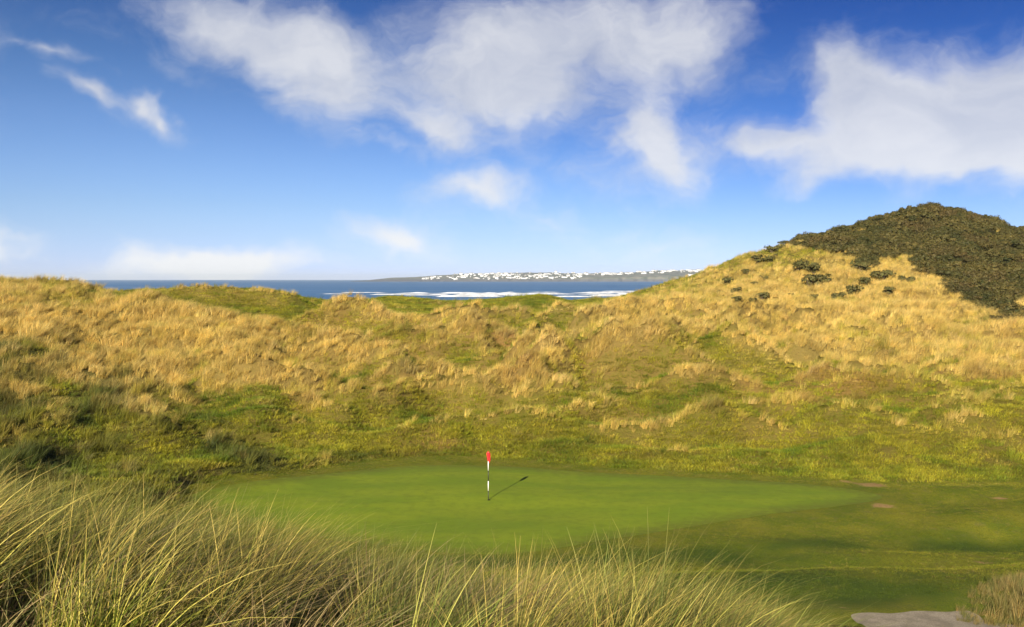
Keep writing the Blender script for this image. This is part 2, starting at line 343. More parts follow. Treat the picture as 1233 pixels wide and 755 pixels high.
# ------------------------------------------------------------------ vegetation zones (what grows where)
ZC0 = [(60, 341, .45, .15, 0), (110, 352, .45, .1, 0)]
ZC = []      # photo px, py, straw 0..1, dark marram 0..1, russet 0..1
for z in (*ZC0, (0, 350, 1, 0, 0), (60, 345, .9, 0, .2), (60, 390, 1, 0, 0), (150, 390, 1, 0, 0), (250, 395, 1, 0, 0), (310, 405, .95, 0, .1), (350, 415, .7, 0, .5), (0, 440, .5, .9, 0), (30, 430, .35, 1, .1), (75, 445, .6, .7, 0), (120, 430, .95, .1, 0),
          (180, 440, .9, .1, 0), (250, 440, .85, 0, .2), (0, 480, .6, .7, 0), (60, 475, .45, .6, 0), (100, 520, .45, .6, 0), (30, 530, .5, .6, .1), (90, 560, .3, .8, .1), (170, 495, .5, .6, .1), (200, 540, .35, .3, .1), (240, 510, .3, .4, 0), (290, 550, .2, .9, 0),
          (300, 480, .5, 0, .1), (350, 520, .25, 0, .05), (330, 450, .75, 0, .2), (400, 450, .6, 0, .3), (420, 490, .4, 0, .1), (420, 530, .2, 0, 0), (500, 450, .5, 0, .3), (520, 490, .35, 0, .2), (560, 520, .2, 0, .1), (500, 540, .35, 0, .5),
          (640, 500, .15, 0, 0), (620, 530, .3, 0, 0), (650, 475, .3, 0, 0), (700, 500, .3, 0, .2), (720, 470, .4, 0, .2), (780, 520, .25, 0, 0), (850, 530, .1, .2, .1), (820, 490, .3, 0, .3), (900, 510, .3, 0, .2), (1000, 530, .35, 0, 0), (1100, 550, .4, 0, 0), (1200, 540, .4, 0, .1),
          (950, 470, .4, 0, .5), (1000, 465, .4, 0, .8), (1100, 480, .25, 0, .3), (1150, 510, .25, 0, .1), (1200, 470, .35, 0, .1), (1060, 430, .9, .2, .2), (1130, 420, .9, 0, .3), (1200, 420, .85, 0, .5), (1233, 440, .8, 0, .6), (1020, 430, .95, .1, 0),
          (960, 440, .3, 0, 0), (900, 440, .2, 0, 0), (850, 420, .3, 0, .1), (800, 415, .25, 0, .2), (760, 430, .35, 0, .3), (740, 400, .7, 0, .3), (690, 420, .6, 0, .4), (640, 430, .5, 0, .8), (600, 415, .35, 0, 1), (560, 430, .45, 0, .2), (540, 405, .6, 0, .2),
          (480, 410, .5, 0, .6), (440, 400, .45, 0, .5), (400, 385, .25, 0, .6), (340, 375, .25, 0, .1), (280, 360, .2, 0, .2), (200, 352, .45, 0, .2), (350, 355, .3, 0, 0), (420, 365, .3, 0, 0), (450, 375, .5, 0, .2), (520, 370, .5, 0, 0), (480, 360, .35, 0, 0), (580, 372, .5, 0, .1),
          (640, 360, .4, 0, 0), (620, 385, .5, 0, 0), (660, 385, .3, .1, 0), (700, 370, .7, 0, 0), (750, 375, .85, 0, 0), (800, 360, .85, 0, .2), (830, 380, .8, 0, .1), (790, 390, .6, 0, .2), (880, 360, .9, 0, .1), (900, 330, .7, 0, 0), (960, 310, .5, .1, 0), (940, 340, .85, 0, .1),
          (1000, 350, .95, 0, .1), (1050, 350, .95, 0, .1), (1000, 310, .7, 0, 0), (1080, 370, .95, 0, .2), (1130, 360, .9, 0, .3), (1150, 385, .8, .2, .2), (900, 390, .7, 0, .1), (960, 395, .7, 0, .2), (1000, 395, .6, 0, .1), (1085, 268, .7, 0, 0), (1220, 320, .6, 0, 0)):
    g = ground_at(z[0], z[1]); ZC.append((g[0], g[1], z[2], z[3], z[4]))
ZC = np.array(ZC)
_ZU = np.stack([ZC[:, 0]/ZC[:, 1], np.log(ZC[:, 1])], -1)
def zones(x, y):
    x = np.asarray(x, float).ravel(); y = np.asarray(y, float).ravel(); o = np.empty((len(x), 3))
    jx = fbm(x/9+50, y/9, 3); jy = fbm(x/9, y/9+80, 3)
    for i in range(0, len(x), 40000):
        s = slice(i, i+40000); yy = np.maximum(y[s], 30)
        U = np.stack([x[s]/yy + .035*jx[s], np.log(yy) + .05*jy[s]], -1)
        r2 = (U**2).sum(1)[:, None] + (_ZU**2).sum(1)[None] - 2*U@_ZU.T
        w = 1/(np.maximum(r2, 0)+2e-4)**2; o[s] = w@ZC[:, 2:]/w.sum(1, keepdims=True)
    return o
SCRUB_PX = [(960, 297), (985, 290), (1030, 280), (1066, 274), (1076, 283), (1092, 270), (1096, 259), (1105, 252), (1120, 248), (1150, 250), (1180, 266), (1235, 285), (1500, 320), (1500, 380), (1290, 372), (1233, 352), (1216, 386), (1180, 374), (1150, 350), (1112, 326), (1085, 312), (1058, 316), (1018, 303), (990, 305)]
_gy_ok = (GY > 10) & (GY < 260)
def to_px(x, y, z):
    cy, sy = math.cos(PITCH), math.sin(PITCH); zz = z-CAM_H
    dep = y*cy - zz*sy; up = y*sy + zz*cy
    return PW/2 + FPX*x/dep, PH/2 - FPX*up/dep
SCRUB = np.array([ground_at(*p)[:2] if p[0] < 1400 else (p[0], p[1]) for p in SCRUB_PX if p[0] < 1400])
# the hill's far side carries scrub too
def in_scrub(x, y, z, wide=1.0):
    u, v = to_px(x, y, z)
    u = u + wide*(10*fbm(x/2.2, y/3, 3) + 34*fbm(x/6+3, y/9, 3)); v = v + wide*(6*fbm(x/2.2+30, y/3, 3) + 20*fbm(x/7+60, y/9, 2))
    front = in_poly(u, v, np.array(SCRUB_PX, float)) & (y > 108)
    back = (y > 178) & (x > 60)
    return front | back
def vis_rows():
    return None

# ------------------------------------------------------------------ materials
def new_mat(name):
    m = bpy.data.materials.new(name); m.use_nodes = True; nt = m.node_tree
    for n in list(nt.nodes): nt.nodes.remove(n)
    out = nt.nodes.new('ShaderNodeOutputMaterial'); return m, nt, out
class NT:
    def __init__(s, nt): s.nt = nt; s.N = nt.nodes; s.L = nt.links
    def node(s, t, **kw):
        n = s.N.new(t)
        for k, v in kw.items(): setattr(n, k, v)
        return n
    def put(s, sock, v):
        if hasattr(v, 'is_output'): s.L.new(v, sock)
        else: sock.default_value = v
    def noise(s, vec, scale, detail=4, rough=.55, dist=0):
        n = s.node('ShaderNodeTexNoise'); n.inputs['Scale'].default_value = scale; n.inputs['Detail'].default_value = detail
        n.inputs['Roughness'].default_value = rough; n.inputs['Distortion'].default_value = dist
        if vec is not None: s.L.new(vec, n.inputs['Vector'])
        return n.outputs['Fac']
    def ramp(s, fac, stops):
        n = s.node('ShaderNodeValToRGB'); e = n.color_ramp.elements
        while len(e) < len(stops): e.new(.5)
        for i, (p, c) in enumerate(stops): e[i].position = p; e[i].color = (*c, 1)
        s.L.new(fac, n.inputs[0]); return n.outputs[0]
    def mix(s, fac, a, b, mode='MIX'):
        n = s.node('ShaderNodeMix', data_type='RGBA', blend_type=mode)
        s.put(n.inputs[0], fac); s.put(n.inputs[6], a if hasattr(a, 'is_output') else (*a, 1)); s.put(n.inputs[7], b if hasattr(b, 'is_output') else (*b, 1)); return n.outputs[2]
    def maprange(s, v, a, b, c=0, d=1, smooth=True):
        n = s.node('ShaderNodeMapRange', interpolation_type='SMOOTHSTEP' if smooth else 'LINEAR'); s.L.new(v, n.inputs[0])
        for i, q in enumerate((a, b, c, d)): n.inputs[i+1].default_value = q
        return n.outputs[0]
    def math(s, op, a, b=0, clamp=False):
        n = s.node('ShaderNodeMath', operation=op, use_clamp=clamp); s.put(n.inputs[0], a); s.put(n.inputs[1], b); return n.outputs[0]
    def attr(s, name, typ='GEOMETRY'):
        return s.node('ShaderNodeAttribute', attribute_name=name, attribute_type=typ)
    def pos(s): return s.node('ShaderNodeNewGeometry').outputs['Position']
    def stretch(s, vec, sc):
        n = s.node('ShaderNodeMapping'); n.inputs['Scale'].default_value = sc; s.L.new(vec, n.inputs['Vector']); return n.outputs[0]
    def bump(s, h, strength, dist):
        n = s.node('ShaderNodeBump'); n.inputs['Strength'].default_value = strength; n.inputs['Distance'].default_value = dist; s.L.new(h, n.inputs['Height']); return n.outputs[0]
def finish(t, out, col, rough=.85, normal=None, spec=.15):
    b = t.node('ShaderNodeBsdfPrincipled'); t.put(b.inputs['Base Color'], col if hasattr(col, 'is_output') else (*col, 1)); t.put(b.inputs['Roughness'], rough)
    b.inputs['Specular IOR Level'].default_value = spec
    if normal is not None: t.L.new(normal, b.inputs['Normal'])
    t.L.new(b.outputs[0], out.inputs[0]); return b

STRAW, TURF, DARK, RUSSET = (.57, .425, .118), (.175, .180, .016), (.060, .075, .024), (.27, .150, .050)
def ground_material():
    m, nt, out = new_mat('dune_ground'); t = NT(nt); p = t.pos()
    z = t.attr('zone').outputs['Color']; sep = t.node('ShaderNodeSeparateColor'); t.L.new(z, sep.inputs[0])
    n = t.noise(p, .55, 6, .62); n2 = t.noise(p, 4.0, 5, .65)
    j = t.math('ADD', t.math('MULTIPLY', t.math('SUBTRACT', n, .5), .9), t.math('MULTIPLY', t.math('SUBTRACT', n2, .5), .9))
    f = t.math('ADD', sep.outputs[0], j, True)
    c = t.mix(f, tuple(v*.75 for v in TURF), tuple(v*.42 for v in STRAW))
    c = t.mix(t.math('MULTIPLY', t.math('ADD', sep.outputs[1], t.math('MULTIPLY', j, .8), True), .8), c, DARK)
    c = t.mix(t.math('MULTIPLY', t.math('ADD', sep.outputs[2], j, True), .75), c, RUSSET)
    a = t.attr('scrub').outputs['Fac']
    c = t.mix(a, c, (.035, .032, .014))
    nn = t.math('ADD', t.noise(p, 9, 6, .7), t.noise(p, 1.6, 4, .6))
    finish(t, out, c, .95, t.bump(nn, .9, .25), .05); return m
def green_material():
    m, nt, out = new_mat('putting_turf'); t = NT(nt); p = t.pos()
    ps = t.stretch(p, (.35, 1.0, 1)); n = t.noise(ps, .55, 4, .55); n2 = t.noise(p, 2.4, 5, .6); n3 = t.noise(p, 30, 3, .6)
    c = t.mix(t.maprange(n, .35, .65), (.150, .220, .008), (.208, .265, .010))
    c = t.mix(t.math('MULTIPLY', t.maprange(n2, .42, .7), .5), c, (.125, .165, .007))
    c = t.mix(t.math('MULTIPLY', t.maprange(n3, .4, .62), .3), c, (.105, .14, .02))
    e = t.attr('edge').outputs['Fac']
    c = t.mix(t.math('MULTIPLY', e, t.maprange(n2, .3, .6, .45, 1.0)), c, (.125, .148, .011))
    finish(t, out, c, .8, t.bump(n3, .35, .02), .2); return m
def fairway_material():
    m, nt, out = new_mat('mown_turf'); t = NT(nt); p = t.pos()
    n = t.noise(p, .45, 5, .6); n2 = t.noise(p, 2.2, 5, .65); n3 = t.noise(p, 18, 4, .65)
    c = t.mix(t.maprange(n, .35, .66), (.120, .150, .010), (.215, .205, .018))
    c = t.mix(t.math('MULTIPLY', t.maprange(n2, .48, .72), .6), c, (.185, .165, .045))
    c = t.mix(t.math('MULTIPLY', t.maprange(n3, .42, .62), .55), c, (.06, .085, .015))
    c = t.mix(t.math('MULTIPLY', t.attr('bank_shade').outputs['Fac'], .85), c, t.mix(t.maprange(n3, .4, .6), (.034, .066, .008), (.060, .095, .012)))  # shade of the bank mixed into the turf colour as darker green
    w = t.attr('bare').outputs['Fac']
    ww = t.maprange(t.math('ADD', t.math('ADD', w, t.math('MULTIPLY', t.math('SUBTRACT', n2, .5), 1.1)), t.math('MULTIPLY', t.math('SUBTRACT', n3, .5), .9)), .40, .75)
    c = t.mix(ww, c, t.mix(t.maprange(n3, .4, .6), (.27, .165, .065), (.40, .27, .10)))
    finish(t, out, c, .9, t.bump(n3, .8, .06), .1); return m
def blade_material(name, translucent=.3, rough=.55):
    """colour = instance colour x the blade's own variation"""
    m, nt, out = new_mat(name); t = NT(nt)
    ic = t.attr('gcol', 'INSTANCER').outputs['Color']; bc = t.attr('bvar').outputs['Color']
    c = t.mix(1.0, ic, bc, 'MULTIPLY')
    d = t.node('ShaderNodeBsdfPrincipled'); t.L.new(c, d.inputs['Base Color']); d.inputs['Roughness'].default_value = rough; d.inputs['Specular IOR Level'].default_value = .2
    tr = t.node('ShaderNodeBsdfTranslucent'); t.L.new(c, tr.inputs[0])
    mx = t.node('ShaderNodeMixShader'); mx.inputs[0].default_value = translucent; t.L.new(d.outputs[0], mx.inputs[1]); t.L.new(tr.outputs[0], mx.inputs[2]); t.L.new(mx.outputs[0], out.inputs[0])
    return m
def plain(name, col, rough=.6, spec=.3, vary=.0, scale=8):
    m, nt, out = new_mat(name); t = NT(nt)
    if vary:
        n = t.noise(t.pos(), scale, 5, .6); c = t.mix(t.maprange(n, .35, .65), tuple(v*(1-vary) for v in col), tuple(min(1, v*(1+vary)) for v in col))
    else: c = col
    finish(t, out, c, rough, None, spec); return m

M_GROUND = ground_material(); M_GREEN = green_material(); M_FAIR = fairway_material(); M_BLADE = blade_material('grass_blade'); M_LEAF = blade_material('scrub_leaf', .12, .6)

# ------------------------------------------------------------------ ground sheet
V = np.stack([GX, GY, GZ], -1).reshape(-1, 3); F = grid_faces(*GX.shape)
me = fast_mesh('dunes', V, F); me.materials.append(M_GROUND)
Z3 = zones(V[:, 0], V[:, 1]); gsl = np.gradient(GZ, axis=0)/np.gradient(GY, axis=0); Z3[:, 0] += np.clip(ridge_w(V[:, 0], V[:, 1])-.45, 0, 1)*.9 + np.clip(gsl.ravel()-.07, -.4, .4)*.7*sstep(40, 50, V[:, 1]) - .12*sstep(74, 56, V[:, 1])
near_w = sstep(30, 22, V[:, 1])[:, None]; Z3 = Z3*(1-near_w) + np.array([.25, .9, .1])*near_w
set_attr(me, 'zone', 'FLOAT_COLOR', 'POINT', np.concatenate([Z3, np.ones((len(V), 1))], 1))
set_attr(me, 'scrub', 'FLOAT', 'POINT', in_scrub(V[:, 0], V[:, 1], V[:, 2]).astype(float))
me.polygons.foreach_set('use_smooth', np.ones(len(me.polygons), bool))
dunes = bpy.data.objects.new('dunes', me); COL.objects.link(dunes); tag(dunes, 'rolling sand dunes under rough golden and green grass', kind='structure')

from mathutils.bvhtree import BVHTree
_bvh = BVHTree.FromPolygons(V.tolist(), F.tolist())
def on_ground(x, y):
    h = _bvh.ray_cast(Vector((x, y, 80)), Vector((0, 0, -1))); return h[0].z if h[0] is not None else 0.0

def sheet(name, poly, step, lift, mat, label, attrs=None):
    x0, y0 = poly.min(0); x1, y1 = poly.max(0)
    gx, gy = np.meshgrid(np.arange(x0, x1, step), np.arange(y0, y1, step)); gx = gx.ravel(); gy = gy.ravel()
    k = in_poly(gx, gy, poly) & (dist_poly(gx, gy, poly) > step*.45); gx, gy = gx[k], gy[k]
    pts = [Vector(p) for p in poly] + [Vector((a, b)) for a, b in zip(gx, gy)]
    n = len(poly); r = delaunay_2d_cdt(pts, [(i, (i+1) % n) for i in range(n)], [], 1, 1e-5)
    vx = np.array([v[:] for v in r[0]]); vz = np.array([on_ground(a, b) for a, b in vx]) + lift
    Vv = np.concatenate([vx, vz[:, None]], 1)
    me = fast_mesh(name, Vv, np.array([f for f in r[2] if len(f) == 3])); me.materials.append(mat)
    if attrs:
        for an, fn in attrs.items(): set_attr(me, an, 'FLOAT', 'POINT', fn(vx[:, 0], vx[:, 1]))
    me.polygons.foreach_set('use_smooth', np.ones(len(me.polygons), bool))
    o = bpy.data.objects.new(name, me); COL.objects.link(o); tag(o, label, kind='structure'); return o
# bare sandy scrapes worn into the mown turf
HP_ = lambda px, py: ground_at(px, py, 15)[:2]
SCRAPES = [(flat_pt(1050, 583), 1.15, .5), (flat_pt(1020, 578), .5, .3), (flat_pt(1062, 611), .75, .35), (flat_pt(1203, 604), .45, .22), (HP_(1184, 678), .4, .16), (HP_(1022, 733), .35, .1), (flat_pt(560, 548), 2.2, .35), (flat_pt(450, 553), 2.0, .3)]
def bare(x, y):
    s = np.zeros(len(x))
    for i, ((cx, cy), rx, ry) in enumerate(SCRAPES):
        rx, ry = rx*.8, ry*.7
        s = np.maximum(s, (1.0 if i < 6 else .42)*np.exp(-((x-cx)/rx)**2-((y-cy)/(ry*2.2))**2))
    return s
BANK_SHADE = [(HP_(930, 700), 4.2, 2.0), (HP_(850, 672), 4.0, 1.3), (HP_(1175, 662), 2.6, 1.2), (HP_(1060, 715), 3.2, 1.0), (HP_(620, 680), 6.0, 1.0), (HP_(980, 655), 3.0, 1.0)]  # painted shade: dark green patches on the bank in front of the green
def bank_shade(x, y):
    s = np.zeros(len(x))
    for (cx, cy), rx, ry in BANK_SHADE: s = np.maximum(s, np.exp(-((x-cx)/rx)**2-((y-cy)/ry)**2))
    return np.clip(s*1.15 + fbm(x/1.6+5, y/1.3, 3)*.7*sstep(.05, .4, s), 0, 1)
sheet('fairway', MOWN, .3, .012, M_FAIR, 'closely mown darker green turf around the putting green', {'bare': bare, 'bank_shade': bank_shade})
sheet('putting_green', GREEN, .3, .024, M_GREEN, 'smooth light green putting surface', {'edge': lambda x, y: sstep(1.6, 0, dist_poly(x, y, GREEN))})
PATH = smooth_poly([HP_(1025, 743), HP_(1045, 740), HP_(1075, 741), HP_(1105, 738), HP_(1140, 739), HP_(1162, 737.5), HP_(1178, 743), HP_(1190, 753), (11.3, 19.6), (11.1, 17), (11, 13), (7.6, 13), (7.7, 17), (7.9, 19.5), HP_(1032, 752)], 4)
mp, nt, out = new_mat('path_gravel'); t = NT(nt); p = t.pos(); n = t.noise(p, 2.2, 6, .65); n2 = t.noise(p, 40, 3, .6)
finish(t, out, t.mix(t.math('MULTIPLY', t.maprange(n2, .35, .65), .75), t.mix(t.maprange(n, .40, .60), (.30, .255, .18), (.44, .375, .27)), (.21, .175, .12)), .9, t.bump(n2, .6, .02), .1)
sheet('path', PATH, .3, .04, mp, 'pale grey compacted gravel path')

# each bush of the hill's seaward flank: photo px, py, width in px, label
GB = 'gorse bushes dotted over the hill flank'
BUSHES = [
    (911, 313, 15, 'dark bush at upper left of the bushy flank, close to the hill skyline'),
    (926, 313, 14, 'dark round bush right beside the one nearest the skyline at left'),
    (930, 301, 14, 'dark bush standing on the hill skyline, leftmost on it'),
    (940, 298, 9, 'small dark bush on the skyline just left of the scrub'),
    (899, 329, 10, 'small dark bush alone below the leftmost skyline bushes'),
    (875, 340, 17, 'widest dark bush low on the hill shoulder, near the sea edge'),
    (867, 353, 8, 'tiny dark bush under the wide bush near the sea'),
    (889, 350, 13, 'dark bush between two others in the lowest row of the flank'),
    (919, 336, 10, 'dark bush in the middle of the left flank with bare straw round it'),
    (888, 361, 11, 'lowest dark bush of the left flank, under another bush'),
    (907, 362, 10, 'dark bush at bottom of the flank, left of a larger twin'),
    (917, 358, 13, 'larger dark twin bush at the bottom of the flank'),
    (960, 320, 22, 'large spreading dark bush below the scrub edge'),
    (980, 325, 20, 'large dark bush right of the spreading one below the scrub'),
    (976, 341, 24, 'broad low dark bush in the centre of the straw flank'),
    (990, 338, 16, 'dark bush touching the broad low bush on its right'),
    (981, 358, 10, 'small dark bush below the broad low bush'),
    (1038, 322, 22, 'dark bush at the lower edge of the scrub, left of a straw patch'),
    (1062, 333, 20, 'dark bush at the lower edge of the scrub, below a straw patch'),
    (1042, 340, 14, 'dark bush in straw beneath the scrub edge'),
    (1070, 352, 15, 'lone dark bush on the straw slope below the scrub tongue'),
    (1028, 352, 18, 'flat dark bush midway down the straw slope'),
    (1010, 358, 16, 'flat dark bush left of another midway down the straw slope'),
    (1091, 338, 14, 'dark bush beside the right-hand scrub edge'),
    (908, 342, 8, 'small dark bush just left of centre of the flank, in pale grass'),
    (953, 356, 8, 'tiny faint bush on the golden slope below the big bushes'),
]
BUSH_SPOTS = []
for px, py, wpx, lab in BUSHES:
    g = ground_at(px, py+wpx*.25); BUSH_SPOTS.append((g[0], g[1], wpx/FPX*g[1]*.28))

# ------------------------------------------------------------------ grass: tufts and their scatter (stuff)
def tuft_mesh(name, n, r, hmin, hmax, w, lean, spread, segs, seed, cols, mat, flatten=0.0, chaos=False):
    """a clump of tapered, bending blades; lean = wind drift towards +x"""
    R = np.random.default_rng(seed); VV = []; FF = []; CC = []
    for i in range(n):
        wild = chaos and R.uniform() < .16
        a = R.uniform(0, 2*np.pi); rr = r*math.sqrt(R.uniform()); bx, by = rr*math.cos(a), rr*math.sin(a)
        h = R.uniform(hmin, hmax); sp = spread*R.uniform(.3, 1.3)
        a2 = a + R.normal(0, .7)
        tx = sp*math.cos(a2) + lean*R.uniform(.5, 1.4); ty = sp*math.sin(a2)*.9 + R.normal(0, .06)
        if wild: tx += R.normal(-.1, .55); ty += R.normal(0, .35)
        bend = R.uniform(.15, .9); fa = R.uniform(0, np.pi); wx, wy = math.cos(fa), math.sin(fa)
        ww = w*R.uniform(.6, 1.25); c = np.array(cols[R.choice(len(cols), p=np.array([q[1] for q in cols])/sum(q[1] for q in cols))][0])*R.uniform(.75, 1.25)
        tip = R.uniform(.9, 1.35); b0 = len(VV)
        for k in range(segs+1):
            s = k/segs; px = bx + h*tx*(s*(1-bend)+bend*s*s); py = by + h*ty*(s*(1-bend)+bend*s*s)
            ll = math.hypot(tx, ty)*(s*(1-bend)+bend*s*s)
            pz = h*(s - .28*min(1.6, ll)*s*s - flatten*R.uniform(0, .2)*s)
            q = ww*(1-s**1.6)*.5 + ww*.04
            cc = c*(1+(tip-1)*s)
            if chaos: cc = cc*(np.array((.62, .86, .48))*(1-s)**1.3 + (1-(1-s)**1.3)); cc = cc*(1-.55*s**4) + np.array((.58, .47, .19))*tip*.9*.55*s**4
            VV.append((px-wx*q, py-wy*q, pz-.04)); VV.append((px+wx*q, py+wy*q, pz-.04)); CC += [(*cc, 1)]*2
            if k: o = b0+2*k; FF.append((o-2, o-1, o+1, o))
    me = fast_mesh(name, np.array(VV), np.array(FF)); set_attr(me, 'bvar', 'FLOAT_COLOR', 'POINT', np.array(CC)); me.materials.append(mat)
    return me
def variant_set(name, meshes):
    c = bpy.data.collections.new(name)
    for i, m in enumerate(meshes): c.objects.link(bpy.data.objects.new('%s_%02d' % (name, i), m))
    return c
def scatter(name, P, rot, scl, idx, colr, coll, label):
    me = bpy.data.meshes.new(name); me.vertices.add(len(P)); me.vertices.foreach_set('co', np.ascontiguousarray(P, np.float32).ravel())
    set_attr(me, 'rot', 'FLOAT_VECTOR', 'POINT', rot); set_attr(me, 'scl', 'FLOAT_VECTOR', 'POINT', scl)
    set_attr(me, 'vi', 'INT', 'POINT', idx); set_attr(me, 'gcol', 'FLOAT_COLOR', 'POINT', np.concatenate([colr, np.ones((len(P), 1))], 1))
    o = bpy.data.objects.new(name, me); COL.objects.link(o); tag(o, label, kind='stuff')
    ng = bpy.data.node_groups.new(name, 'GeometryNodeTree')
    ng.interface.new_socket('Geometry', in_out='INPUT', socket_type='NodeSocketGeometry'); ng.interface.new_socket('Geometry', in_out='OUTPUT', socket_type='NodeSocketGeometry')
    gi = ng.nodes.new('NodeGroupInput'); go = ng.nodes.new('NodeGroupOutput'); iop = ng.nodes.new('GeometryNodeInstanceOnPoints'); ci = ng.nodes.new('GeometryNodeCollectionInfo')
    ci.inputs['Collection'].default_value = coll; ci.inputs['Separate Children'].default_value = True; ci.inputs['Reset Children'].default_value = True
    def na(n, ty):
        q = ng.nodes.new('GeometryNodeInputNamedAttribute'); q.data_type = ty; q.inputs['Name'].default_value = n
        return [s for s in q.outputs if s.enabled][0]
    ng.links.new(gi.outputs[0], iop.inputs['Points']); ng.links.new(ci.outputs[0], iop.inputs['Instance']); iop.inputs['Pick Instance'].default_value = True
    ng.links.new(na('vi', 'INT'), iop.inputs['Instance Index']); ng.links.new(na('rot', 'FLOAT_VECTOR'), iop.inputs['Rotation']); ng.links.new(na('scl', 'FLOAT_VECTOR'), iop.inputs['Scale'])
    ng.links.new(iop.outputs[0], go.inputs[0])
    md = o.modifiers.new('scatter', 'NODES'); md.node_group = ng; return o
def lerp(a, b, t): return a*(1-t[:, None]) + b*t[:, None]

GREYS = [((1, 1, 1), 5), ((1.25, 1.15, .9), 2), ((.65, .7, .6), 2), ((.9, .72, .55), 1)]
TALL = variant_set('tall_tuft', [tuft_mesh('tall_tuft', 46, .24, .40, 1.10, .018, .42, .42, 3, 100+i, GREYS, M_BLADE) for i in range(8)])
TUSS = variant_set('tussock', [tuft_mesh('tussock', 95, .30, .55, 1.25, .019, .40, .55, 4, 150+i, GREYS, M_BLADE) for i in range(8)])
TURFY = variant_set('turf_tuft', [tuft_mesh('turf_tuft', 40, .30, .07, .24, .020, .18, .9, 2, 200+i, GREYS, M_BLADE) for i in range(8)])
SHORT = variant_set('short_tuft', [tuft_mesh('short_tuft', 30, .16, .025, .075, .012, .1, .8, 2, 300+i, GREYS, M_BLADE) for i in range(6)])

